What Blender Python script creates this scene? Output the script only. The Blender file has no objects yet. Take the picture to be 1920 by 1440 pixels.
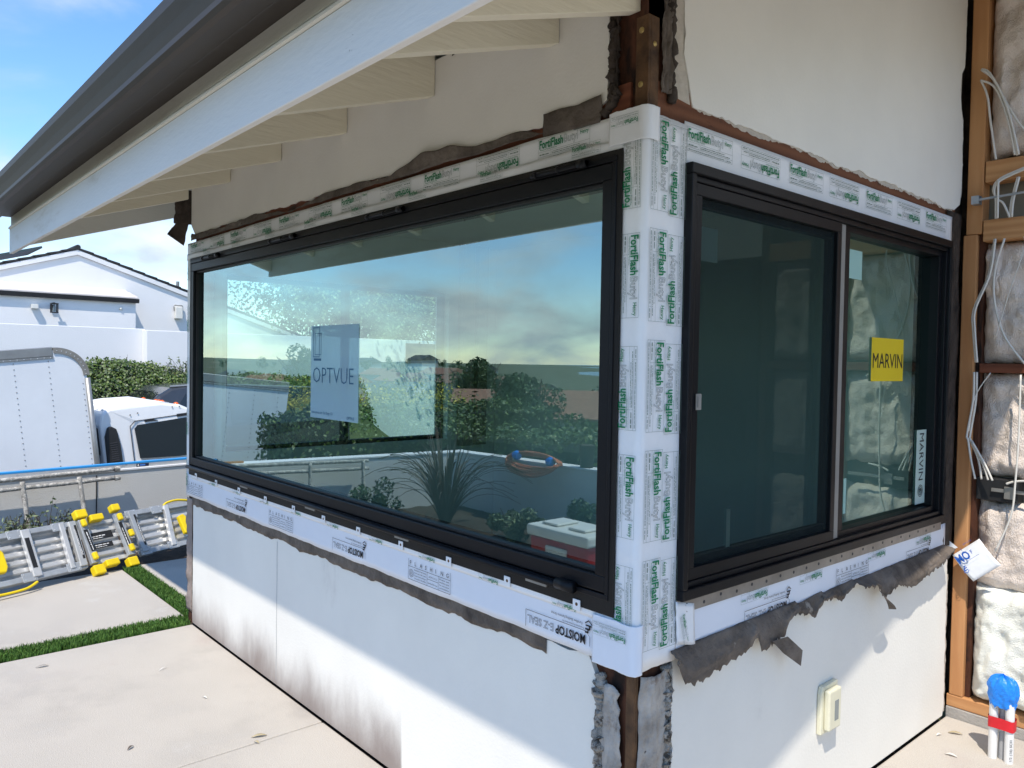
import bpy, bmesh, math, random
import numpy as np
from mathutils import Vector, Matrix, noise
random.seed(7); rng = np.random.default_rng(7)
sc = bpy.context.scene
C = sc.collection
R = math.radians
I4 = Matrix.Identity(4)

# ------------------------------------------------------------------ camera
YAW, PITCH, ROLL = R(48.7367), R(-1.5046), R(0.9958)
fw = Vector((-math.sin(YAW)*math.cos(PITCH), math.cos(YAW)*math.cos(PITCH), math.sin(PITCH)))
rt = Vector((math.cos(YAW), math.sin(YAW), 0)); up = rt.cross(fw)
r2 = rt*math.cos(ROLL)+up*math.sin(ROLL); u2 = up*math.cos(ROLL)-rt*math.sin(ROLL)
cam = bpy.data.cameras.new('camera'); co = bpy.data.objects.new('camera', cam); C.objects.link(co)
cm = Matrix((r2, u2, -fw)).transposed().to_4x4(); cm.translation = Vector((1.3079, -1.5932, 1.55))
co.matrix_world = cm
cam.sensor_fit = 'HORIZONTAL'; cam.sensor_width = 36; cam.lens = 36*1462.0/1920
cam.clip_start = 0.05; cam.clip_end = 60000
sc.camera = co

# ------------------------------------------------------------------ world, sun, exposure
SUN = Vector((0.36, -0.48, 1.0)).normalized()
elev = math.asin(SUN.z); azim = math.atan2(SUN.x, SUN.y)
w = bpy.data.worlds.new('World'); sc.world = w; w.use_nodes = True
nt = w.node_tree; nt.nodes.clear()
def N(t, **k):
    n = nt.nodes.new(t)
    for a, b in k.items(): setattr(n, a, b)
    return n
out = N('ShaderNodeOutputWorld'); bg = N('ShaderNodeBackground'); bg.inputs['Strength'].default_value = 0.13
sky = N('ShaderNodeTexSky', sky_type='NISHITA'); sky.sun_disc = False
sky.sun_elevation = elev; sky.sun_rotation = azim; sky.altitude = 60; sky.air_density = 1.0; sky.dust_density = 0.0; sky.ozone_density = 3.2
tc = N('ShaderNodeTexCoord'); sep = N('ShaderNodeSeparateXYZ'); nt.links.new(tc.outputs['Generated'], sep.inputs[0])
# flat cloud layer: project the direction on to a plane overhead
zc = N('ShaderNodeMath', operation='MAXIMUM'); zc.inputs[1].default_value = 0.0; nt.links.new(sep.outputs['Z'], zc.inputs[0])
za = N('ShaderNodeMath', operation='ADD'); za.inputs[1].default_value = 0.34; nt.links.new(zc.outputs[0], za.inputs[0])
dx = N('ShaderNodeMath', operation='DIVIDE'); nt.links.new(sep.outputs['X'], dx.inputs[0]); nt.links.new(za.outputs[0], dx.inputs[1])
dy = N('ShaderNodeMath', operation='DIVIDE'); nt.links.new(sep.outputs['Y'], dy.inputs[0]); nt.links.new(za.outputs[0], dy.inputs[1])
cb = N('ShaderNodeCombineXYZ'); nt.links.new(dx.outputs[0], cb.inputs[0]); nt.links.new(dy.outputs[0], cb.inputs[1]); cb.inputs[2].default_value = 3.7
nz = N('ShaderNodeTexNoise'); nz.inputs['Scale'].default_value = 2.4; nz.inputs['Detail'].default_value = 9; nz.inputs['Roughness'].default_value = 0.55; nz.inputs['Distortion'].default_value = 0.25
nt.links.new(cb.outputs[0], nz.inputs['Vector'])
# more cloud low down, blue higher up
lo = N('ShaderNodeMapRange'); lo.inputs['From Min'].default_value = 0.0; lo.inputs['From Max'].default_value = 0.36; lo.inputs['To Min'].default_value = 0.17; lo.inputs['To Max'].default_value = -0.03
nt.links.new(zc.outputs[0], lo.inputs['Value'])
ad = N('ShaderNodeMath', operation='ADD'); nt.links.new(nz.outputs['Fac'], ad.inputs[0]); nt.links.new(lo.outputs[0], ad.inputs[1])
cr = N('ShaderNodeMapRange', interpolation_type='SMOOTHSTEP'); cr.inputs['From Min'].default_value = 0.43; cr.inputs['From Max'].default_value = 0.84; nt.links.new(ad.outputs[0], cr.inputs['Value'])
nz2 = N('ShaderNodeTexNoise'); nz2.inputs['Scale'].default_value = 4.0; nz2.inputs['Detail'].default_value = 6; nt.links.new(cb.outputs[0], nz2.inputs['Vector'])
cc = N('ShaderNodeMix', data_type='RGBA'); cc.inputs[6].default_value = (2.6, 2.9, 3.4, 1); cc.inputs[7].default_value = (4.2, 4.25, 4.35, 1)
mr2 = N('ShaderNodeMapRange'); mr2.inputs['From Min'].default_value = 0.35; mr2.inputs['From Max'].default_value = 0.65; nt.links.new(nz2.outputs['Fac'], mr2.inputs['Value']); nt.links.new(mr2.outputs[0], cc.inputs[0])
mx = N('ShaderNodeMix', data_type='RGBA'); nt.links.new(cr.outputs[0], mx.inputs[0]); hs = N('ShaderNodeHueSaturation'); hs.inputs['Saturation'].default_value = 1.16; nt.links.new(sky.outputs[0], hs.inputs['Color']); nt.links.new(hs.outputs[0], mx.inputs[6]); nt.links.new(cc.outputs[2], mx.inputs[7])
nt.links.new(mx.outputs[2], bg.inputs['Color']); nt.links.new(bg.outputs[0], out.inputs['Surface'])

sl = bpy.data.lights.new('sun', 'SUN'); sl.energy = 2.45; sl.angle = R(0.55); sl.color = (1.0, 0.925, 0.81)
so = bpy.data.objects.new('sun', sl); C.objects.link(so); so.location = (6, -6, 14)
so.rotation_euler = SUN.to_track_quat('Z', 'Y').to_euler()
vs = sc.view_settings
sc.display_settings.display_device = 'sRGB'
vs.view_transform = 'Standard'; vs.look = 'None'; vs.gamma = 1; vs.exposure = 1.06; vs.use_curve_mapping = False
sc.render.engine = 'CYCLES'
sc.cycles.max_bounces = 8; sc.cycles.transparent_max_bounces = 16; sc.cycles.caustics_reflective = False; sc.cycles.caustics_refractive = False

# ------------------------------------------------------------------ materials
MATS = {}
def mat(name, col, rough=.7, var=.12, scale=6, bump=0, bscale=80, metal=0, spec=.4, col2=None, island=0, stretch=None, detail=5, alpha=None, coat=0):
    if name in MATS: return MATS[name]
    m = bpy.data.materials.new(name); m.use_nodes = True; t = m.node_tree; b = t.nodes['Principled BSDF']
    b.inputs['Roughness'].default_value = rough; b.inputs['Metallic'].default_value = metal
    b.inputs['Specular IOR Level'].default_value = spec
    if coat: b.inputs['Coat Weight'].default_value = coat; b.inputs['Coat Roughness'].default_value = .08
    c1 = [max(0, c*(1-var)) for c in col]+[1]; c2 = ([min(1, c*(1+var)) for c in col] if col2 is None else list(col2))+[1]
    co_ = t.nodes.new('ShaderNodeTexCoord'); mp = t.nodes.new('ShaderNodeMapping'); t.links.new(co_.outputs['Object'], mp.inputs[0])
    if stretch: mp.inputs['Scale'].default_value = stretch
    n = t.nodes.new('ShaderNodeTexNoise'); n.inputs['Scale'].default_value = scale; n.inputs['Detail'].default_value = detail; n.inputs['Roughness'].default_value = .6
    t.links.new(mp.outputs[0], n.inputs['Vector'])
    rr = t.nodes.new('ShaderNodeMapRange'); rr.inputs['From Min'].default_value = .3; rr.inputs['From Max'].default_value = .7; t.links.new(n.outputs['Fac'], rr.inputs['Value'])
    x = t.nodes.new('ShaderNodeMix'); x.data_type = 'RGBA'; x.inputs[6].default_value = c1; x.inputs[7].default_value = c2
    t.links.new(rr.outputs[0], x.inputs[0]); last = x.outputs[2]
    if island:
        g = t.nodes.new('ShaderNodeNewGeometry'); h = t.nodes.new('ShaderNodeHueSaturation')
        v = t.nodes.new('ShaderNodeMapRange'); v.inputs['To Min'].default_value = 1-island; v.inputs['To Max'].default_value = 1+island
        t.links.new(g.outputs['Random Per Island'], v.inputs['Value']); t.links.new(v.outputs[0], h.inputs['Value'])
        v2 = t.nodes.new('ShaderNodeMapRange'); v2.inputs['To Min'].default_value = .5+.04*island; v2.inputs['To Max'].default_value = .5-.05*island
        t.links.new(g.outputs['Random Per Island'], v2.inputs['Value']); t.links.new(v2.outputs[0], h.inputs['Hue'])
        t.links.new(last, h.inputs['Color']); last = h.outputs[0]
    t.links.new(last, b.inputs['Base Color'])
    if bump:
        n2 = t.nodes.new('ShaderNodeTexNoise'); n2.inputs['Scale'].default_value = bscale; n2.inputs['Detail'].default_value = 6; t.links.new(mp.outputs[0], n2.inputs['Vector'])
        bp = t.nodes.new('ShaderNodeBump'); bp.inputs['Strength'].default_value = bump; bp.inputs['Distance'].default_value = .01
        t.links.new(n2.outputs['Fac'], bp.inputs['Height']); t.links.new(bp.outputs[0], b.inputs['Normal'])
    MATS[name] = m; m['bsdf'] = 1
    return m
def over(m, col, lo, hi, scale, stretch=None, maskz=None, rough=None, maskx=None):
    """blend a second colour over the base colour by a noise mask (stains, wear), optionally limited to a height range"""
    t = m.node_tree; b = t.nodes['Principled BSDF']; src = b.inputs['Base Color'].links[0].from_socket
    co_ = t.nodes.new('ShaderNodeTexCoord'); mp = t.nodes.new('ShaderNodeMapping'); t.links.new(co_.outputs['Object'], mp.inputs[0])
    if stretch: mp.inputs['Scale'].default_value = stretch
    n = t.nodes.new('ShaderNodeTexNoise'); n.inputs['Scale'].default_value = scale; n.inputs['Detail'].default_value = 7; n.inputs['Roughness'].default_value = .65; t.links.new(mp.outputs[0], n.inputs['Vector'])
    r = t.nodes.new('ShaderNodeMapRange'); r.interpolation_type = 'SMOOTHSTEP'; r.inputs['From Min'].default_value = lo; r.inputs['From Max'].default_value = hi
    s = n.outputs['Fac']
    sp = None
    for msk, ax in ((maskz, 'Z'), (maskx, 'X')):
        if msk:
            if sp is None: sp = t.nodes.new('ShaderNodeSeparateXYZ'); t.links.new(co_.outputs['Object'], sp.inputs[0])
            q = t.nodes.new('ShaderNodeMapRange'); q.inputs['From Min'].default_value = msk[0]; q.inputs['From Max'].default_value = msk[1]; q.inputs['To Min'].default_value = msk[2]; q.inputs['To Max'].default_value = msk[3]
            t.links.new(sp.outputs[ax], q.inputs['Value'])
            a = t.nodes.new('ShaderNodeMath'); a.operation = 'ADD'; t.links.new(s, a.inputs[0]); t.links.new(q.outputs[0], a.inputs[1]); s = a.outputs[0]
    t.links.new(s, r.inputs['Value'])
    x = t.nodes.new('ShaderNodeMix'); x.data_type = 'RGBA'; x.inputs[7].default_value = list(col)+[1]
    t.links.new(r.outputs[0], x.inputs[0]); t.links.new(src, x.inputs[6]); t.links.new(x.outputs[2], b.inputs['Base Color'])
    return m
def wood(name, c1, c2, rings=26, axis='Z', rough=.75, spec=.2):
    if name in MATS: return MATS[name]
    m = mat(name, c1, rough, .05, 4, .15, 120, spec=spec, stretch=(1, 1, .08) if axis == 'Z' else (.08, 1, 1))
    t = m.node_tree; b = t.nodes['Principled BSDF']; src = b.inputs['Base Color'].links[0].from_socket
    co_ = t.nodes.new('ShaderNodeTexCoord'); mp = t.nodes.new('ShaderNodeMapping'); t.links.new(co_.outputs['Object'], mp.inputs[0])
    mp.inputs['Scale'].default_value = (1, 1, .07) if axis == 'Z' else ((.07, 1, 1) if axis == 'X' else (1, .07, 1))
    wv = t.nodes.new('ShaderNodeTexWave'); wv.wave_type = 'RINGS'; wv.inputs['Scale'].default_value = rings; wv.inputs['Distortion'].default_value = 5; wv.inputs['Detail'].default_value = 3; wv.inputs['Detail Scale'].default_value = 1.2
    wv.rings_direction = axis if axis in 'XYZ' else 'Z'
    t.links.new(mp.outputs[0], wv.inputs['Vector'])
    x = t.nodes.new('ShaderNodeMix'); x.data_type = 'RGBA'; x.inputs[7].default_value = list(c2)+[1]
    f = t.nodes.new('ShaderNodeMath'); f.operation = 'MULTIPLY'; f.inputs[1].default_value = .55; t.links.new(wv.outputs['Fac'], f.inputs[0])
    t.links.new(f.outputs[0], x.inputs[0]); t.links.new(src, x.inputs[6]); t.links.new(x.outputs[2], b.inputs['Base Color'])
    return m
def glass(name, trans, refl, r0, tintdark=None):
    m = bpy.data.materials.new(name); m.use_nodes = True; t = m.node_tree; t.nodes.clear()
    o = t.nodes.new('ShaderNodeOutputMaterial'); a = t.nodes.new('ShaderNodeBsdfTransparent'); a.inputs[0].default_value = list(trans)+[1]
    g = t.nodes.new('ShaderNodeBsdfGlossy'); g.inputs['Color'].default_value = list(refl)+[1]; g.inputs['Roughness'].default_value = 0.0
    co_ = t.nodes.new('ShaderNodeTexCoord'); nn = t.nodes.new('ShaderNodeTexNoise'); nn.inputs['Scale'].default_value = 1.1; nn.inputs['Detail'].default_value = 1; t.links.new(co_.outputs['Object'], nn.inputs['Vector'])
    bp = t.nodes.new('ShaderNodeBump'); bp.inputs['Strength'].default_value = .012; bp.inputs['Distance'].default_value = .03; t.links.new(nn.outputs['Fac'], bp.inputs['Height']); t.links.new(bp.outputs[0], g.inputs['Normal'])
    lw = t.nodes.new('ShaderNodeLayerWeight'); lw.inputs['Blend'].default_value = .5
    mr = t.nodes.new('ShaderNodeMapRange'); mr.inputs['To Min'].default_value = r0; mr.inputs['To Max'].default_value = 1
    pw = t.nodes.new('ShaderNodeMath'); pw.operation = 'POWER'; pw.inputs[1].default_value = 3.2
    t.links.new(lw.outputs['Facing'], pw.inputs[0]); t.links.new(pw.outputs[0], mr.inputs['Value'])
    x = t.nodes.new('ShaderNodeMixShader'); t.links.new(mr.outputs[0], x.inputs[0]); t.links.new(a.outputs[0], x.inputs[1]); t.links.new(g.outputs[0], x.inputs[2]); t.links.new(x.outputs[0], o.inputs['Surface'])
    MATS[name] = m
    return m
def film(name, col, mixf):
    """thin printed film: part diffuse, part translucent, part see-through"""
    m = bpy.data.materials.new(name); m.use_nodes = True; t = m.node_tree; t.nodes.clear()
    o = t.nodes.new('ShaderNodeOutputMaterial'); a = t.nodes.new('ShaderNodeBsdfTransparent'); a.inputs[0].default_value = [.5+.5*c for c in col]+[1]
    d = t.nodes.new('ShaderNodeBsdfDiffuse'); d.inputs[0].default_value = list(col)+[1]; l = t.nodes.new('ShaderNodeBsdfTranslucent'); l.inputs[0].default_value = list(col)+[1]
    x = t.nodes.new('ShaderNodeMixShader'); x.inputs[0].default_value = .35; t.links.new(d.outputs[0], x.inputs[1]); t.links.new(l.outputs[0], x.inputs[2])
    y = t.nodes.new('ShaderNodeMixShader'); y.inputs[0].default_value = mixf; t.links.new(a.outputs[0], y.inputs[1]); t.links.new(x.outputs[0], y.inputs[2]); t.links.new(y.outputs[0], o.inputs['Surface'])
    MATS[name] = m
    return m

stucco = mat('stucco', (.79, .765, .70), .85, .04, 2.2, .10, 90, spec=.2)
over(stucco, (.56, .52, .47), .62, .80, 1.6, (1, 1, .5))
over(stucco, (.30, .25, .22), .50, 1.12, 2.0, (1, 1, .45), maskz=(0, .40, .55, -.30), maskx=(-1.10, -1.07, 0, -.8))
stucco_r = mat('stucco_side', (.79, .765, .70), .85, .035, 2.2, .10, 90, spec=.2)
over(stucco_r, (.60, .57, .52), .66, .82, 1.3, (1, 1, .6))
plaster_raw = mat('broken_plaster', (.36, .33, .29), .95, .4, 45, 1.0, 140, spec=.1); over(plaster_raw, (.10, .085, .07), .52, .62, 30)
felt = mat('building_paper', (.095, .074, .060), .7, .4, 9, .7, 60, spec=.35, col2=(.18, .148, .122)); over(felt, (.31, .27, .225), .62, .73, 14); over(felt, (.045, .034, .028), .58, .70, 6)
feltd = mat('old_black_paper', (.030, .024, .021), .8, .5, 9, .6, 50, spec=.3, col2=(.085, .065, .052))
paperg = mat('grey_paper', (.33, .30, .265), .9, .3, 9, 1.0, 40, spec=.15, col2=(.52, .485, .44)); over(paperg, (.20, .155, .12), .52, .66, 8); over(paperg, (.07, .055, .045), .66, .72, 18)
memb = mat('white_membrane', (.78, .795, .81), .40, .03, 5, .45, 15, spec=.45)
memb2 = mat('white_membrane_sill', (.72, .755, .82), .45, .02, 5, .15, 22, spec=.4)
green = mat('green_ink', (.012, .20, .085), .6, .1, 20, spec=.2)
greyink = mat('dark_green_ink', (.17, .23, .20), .6, .1, 20, spec=.2)
black_ink = mat('black_ink', (.022, .022, .026), .6, .1, 20, spec=.2)
blue_ink = mat('blue_ink', (.02, .10, .42), .6, .1, 20, spec=.2)
whitetxt = mat('white_ink', (.7, .7, .7), .6, .05, 20, spec=.2)
blackal = mat('black_anodised', (.0048, .0056, .0078), .42, .25, 4, .05, 300, spec=.22)
blackfin = mat('bronze_vinyl', (.014, .0128, .012), .55, .2, 6, .08, 200, spec=.22)
finmetal = mat('galvanised_fin', (.30, .28, .255), .45, .2, 12, .1, 90, metal=.6)
stile = mat('taupe_stile', (.245, .235, .215), .5, .08, 10, spec=.4)
cream = mat('cream_paint', (.74, .69, .545), .7, .05, 3, .35, 60, spec=.25, stretch=(1, .12, 1.0)); over(cream, (.60, .55, .42), .60, .72, 18, (1, .06, 1.2))
fasciam = mat('white_fascia_paint', (.74, .725, .695), .65, .05, 2.5, .15, 90, spec=.3, stretch=(.25, 1, 1)); over(fasciam, (.52, .47, .40), .56, .74, 3, (.3, 1, 1.4)); over(fasciam, (.33, .30, .27), .69, .73, 26, (.4, 1, 1))
fascia2 = mat('dirty_fascia', (.66, .62, .56), .7, .06, 2.5, .15, 90, spec=.3, stretch=(.25, 1, 1)); over(fascia2, (.47, .41, .35), .52, .74, 2.2, (.3, 1, 2))
gutterm = mat('bronze_gutter', (.050, .041, .034), .50, .18, 2.0, .05, 60, spec=.3, stretch=(.2, 1, 1)); over(gutterm, (.035, .05, .05), .56, .68, 3, (.1, 2, 2)); over(gutterm, (.30, .29, .27), .755, .77, 9, (.7, 1, 1))
deckm = mat('roof_deck_white', (.66, .63, .55), .8, .05, 4, .2, 60)
roofm = mat('dark_shingle', (.05, .05, .055), .85, .3, 8, .5, 30)
fir = wood('fir_lumber', (.53, .275, .12), (.37, .155, .06), 14)
firx = wood('fir_lumber_x', (.55, .295, .13), (.39, .17, .068), 14, 'X')
oldwood = wood('old_redwood', (.105, .042, .023), (.05, .02, .013), 9); over(oldwood, (.018, .011, .009), .48, .62, 9, (1, 1, .35))
oldwoodx = wood('old_redwood_x', (.19, .080, .043), (.09, .036, .022), 9, 'Y'); over(oldwoodx, (.05, .028, .02), .55, .68, 11, (1, .35, 1))
oldwoodxx = wood('old_redwood_xx', (.20, .070, .038), (.09, .032, .02), 9, 'X'); over(oldwoodxx, (.05, .028, .02), .58, .70, 11, (.35, 1, 1))
rust = mat('rusty_steel', (.085, .045, .026), .6, .5, 16, .25, 70, metal=.35, col2=(.16, .085, .04))
brass = mat('brass_bolt', (.45, .33, .13), .4, .2, 20, metal=.8)
insul = mat('fibreglass', (.73, .635, .56), 1.0, .09, 14, .8, 210, spec=.0, stretch=(1, 1, .5)); over(insul, (.56, .46, .38), .58, .74, 7)
insulw = mat('fibreglass_white', (.78, .78, .71), 1.0, .05, 14, .7, 210, spec=.0); over(insulw, (.66, .74, .66), .58, .74, 5)
cablem = mat('white_cable', (.66, .63, .575), .5, .06, 20, spec=.4)
drywall = mat('drywall', (.66, .65, .61), .9, .05, 3, .05, 90)
drywalld = mat('drywall_back', (.26, .23, .175), .9, .1, 5, .05, 90)
floorm = mat('interior_floor', (.16, .14, .12), .7, .2, 4)
concrete = mat('concrete', (.475, .438, .390), .9, .05, 1.6, .35, 260, spec=.2); over(concrete, (.36, .33, .30), .48, .74, 1.3); over(concrete, (.52, .495, .455), .56, .75, 2.6); over(concrete, (.42, .36, .325), .56, .72, .8); over(concrete, (.27, .245, .22), .70, .78, 22)
def speck(m, amt=.10, scale=420):
    t = m.node_tree; b = t.nodes['Principled BSDF']; src = b.inputs['Base Color'].links[0].from_socket
    co_ = t.nodes.new('ShaderNodeTexCoord'); n = t.nodes.new('ShaderNodeTexNoise'); n.inputs['Scale'].default_value = scale; n.inputs['Detail'].default_value = 2; t.links.new(co_.outputs['Object'], n.inputs['Vector'])
    r = t.nodes.new('ShaderNodeMapRange'); r.inputs['From Min'].default_value = .3; r.inputs['From Max'].default_value = .7; r.inputs['To Min'].default_value = 1-amt; r.inputs['To Max'].default_value = 1+amt; t.links.new(n.outputs['Fac'], r.inputs['Value'])
    h = t.nodes.new('ShaderNodeHueSaturation'); t.links.new(r.outputs[0], h.inputs['Value']); t.links.new(src, h.inputs['Color']); t.links.new(h.outputs[0], b.inputs['Base Color'])
speck(concrete, .16, 260)
curbm = mat('curb_concrete', (.33, .31, .285), .9, .15, 6, .4, 120)
soil = mat('soil', (.055, .040, .028), .95, .4, 18, .8, 60)
terrainm = mat('dry_ground', (.16, .15, .085), .95, .4, .05, .3, 3, col2=(.075, .10, .04)); over(terrainm, (.27, .23, .17), .55, .68, .03)
asphalt = mat('asphalt', (.19, .185, .18), .9, .15, 3, .3, 90)
grassm = mat('grass_blade', (.065, .150, .030), .6, .3, 30, island=.5, spec=.2)
whitewall = mat('white_painted_wall', (.80, .79, .785), .85, .025, 1.2, .25, 70, spec=.2)
parapetm = mat('parapet_stucco', (.66, .645, .615), .85, .05, 1.5, .25, 90, spec=.2); over(parapetm, (.52, .50, .47), .58, .75, 1.3)
tilem = mat('black_roof_tile', (.028, .027, .028), .7, .3, 5, .2, 40)
tileb = mat('pale_shed_tile', (.62, .57, .53), .8, .12, 4, .2, 40)
redtile = mat('clay_roof_tile', (.30, .155, .105), .85, .25, 3, .2, 12)
leafd = mat('leaf_dark', (.035, .075, .018), .5, .2, 20, island=.55, spec=.35)
leafm = mat('leaf_mid', (.075, .125, .025), .5, .2, 20, island=.5, spec=.35)
leafy = mat('leaf_yellow', (.46, .42, .055), .55, .2, 20, island=.45, spec=.3)
leafp = mat('leaf_pale', (.17, .21, .11), .55, .2, 20, island=.4, spec=.3)
flaxm = mat('flax_leaf', (.060, .062, .040), .45, .25, 20, island=.5, spec=.4, col2=(.12, .075, .05))
bark = mat('bark', (.085, .065, .05), .9, .3, 14, .6, 40)
alum = mat('aluminium', (.66, .66, .655), .34, .10, 10, .06, 120, metal=.45, spec=.5); over(alum, (.45, .455, .46), .55, .7, 14)
alumg = mat('galvanised_grey', (.40, .425, .45), .45, .12, 16, .1, 100, metal=.35)
yellow = mat('yellow_plastic', (.80, .58, .012), .42, .06, 14, .05, 90, spec=.4)
splat = mat('plaster_splattered_tube', (.30, .285, .26), .75, .3, 24, .5, 60, metal=.1); over(splat, (.56, .53, .48), .47, .60, 30)
bluep = mat('blue_paint', (.03, .30, .68), .4, .05, 9, spec=.4)
bluetape = mat('blue_tape', (.012, .21, .72), .38, .08, 9, .35, 60, spec=.45)
redtape = mat('red_tape', (.62, .015, .025), .45, .08, 12, .2, 60, spec=.4)
pvc = mat('white_pvc', (.72, .71, .69), .45, .06, 15, spec=.4); over(pvc, (.35, .33, .31), .66, .72, 20)
pvcg = mat('grey_pvc', (.36, .36, .365), .5, .08, 15, spec=.4)
ivory = mat('ivory_plastic', (.70, .665, .50), .45, .05, 12, spec=.4)
truckw = mat('truck_panel', (.76, .775, .79), .38, .04, 1.6, .12, 2.2, metal=.0, spec=.5); over(truckw, (.60, .61, .62), .60, .74, 1.8, (1, .5, .5))
trucktrim = mat('truck_trim', (.34, .335, .32), .45, .12, 5, metal=.6)
cabw = mat('cab_white', (.78, .785, .79), .28, .02, 5, spec=.5, coat=.4)
carb = mat('car_dark', (.030, .034, .042), .25, .1, 5, spec=.5, coat=.6)
blackpl = mat('black_plastic', (.016, .016, .017), .55, .2, 9, spec=.4)
carglass = mat('car_glass', (.012, .016, .018), .04, .1, 3, spec=.8)
orange = mat('amber_lens', (.78, .13, .015), .25, .06, 9, spec=.5)
orangecord = mat('orange_hose', (.55, .17, .08), .55, .15, 12, spec=.3)
redpl = mat('red_plastic', (.42, .02, .025), .4, .1, 9, spec=.4)
whitepl = mat('white_plastic', (.72, .70, .64), .45, .05, 9, spec=.4)
seam = mat('seam_dark', (.05, .05, .055), .6, .1, 9)
dryleaf = mat('dry_leaf', (.42, .35, .22), .8, .25, 30, spec=.2)
lampglass = mat('lamp_glass', (.22, .25, .25), .12, .1, 3, spec=.6)
yellowst = mat('yellow_sticker', (.70, .52, .015), .5, .03, 9, spec=.3)
seam_stain = mat('hairline_crack', (.42, .42, .41), .9, .1, 30)
bluewash = mat('far_town', (.50, .47, .44), .9, .2, .06)
seam_l = mat('saw_cut', (.24, .22, .20), .9, .1, 9)
sea = mat('sea_water', (.10, .17, .22), .3, .1, .001, spec=.5)
glassL = glass('coated_glass', (.74, .98, .89), (.74, .95, .96), .34)
glassR = glass('sliding_glass', (.58, .82, .76), (.66, .88, .84), .105)
glassE = glass('clear_glass', (.80, .93, .89), (.9, .97, .97), .06)
screenm = film('insect_screen', (.05, .065, .068), .38)
sheetfilm = film('pale_blue_film', (.62, .82, .92), .50)
tealfilm = film('teal_film', (.55, .78, .72), .85)

# ------------------------------------------------------------------ builders
WM = {}
def link(o, parent=None, D=I4):
    C.objects.link(o)
    if parent is not None:
        o.parent = parent; o.matrix_parent_inverse = WM[parent.name].inverted()
    o.matrix_basis = D; WM[o.name] = D.copy()
    return o
def tag(o, label, cat, group=None, kind=None):
    if label: o['label'] = label
    if cat: o['category'] = cat
    if group: o['group'] = group
    if kind: o['kind'] = kind
    return o
def thing(name, label, cat, loc=(0, 0, 0), group=None, rot=None):
    o = bpy.data.objects.new(name, None); o.empty_display_size = .1
    D = Matrix.Translation(Vector(loc))
    if rot is not None: D = D @ rot
    link(o, None, D); return tag(o, label, cat, group)
def rotm(rx=0, ry=0, rz=0): return Matrix.Rotation(rz, 4, 'Z') @ Matrix.Rotation(ry, 4, 'Y') @ Matrix.Rotation(rx, 4, 'X')

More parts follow.
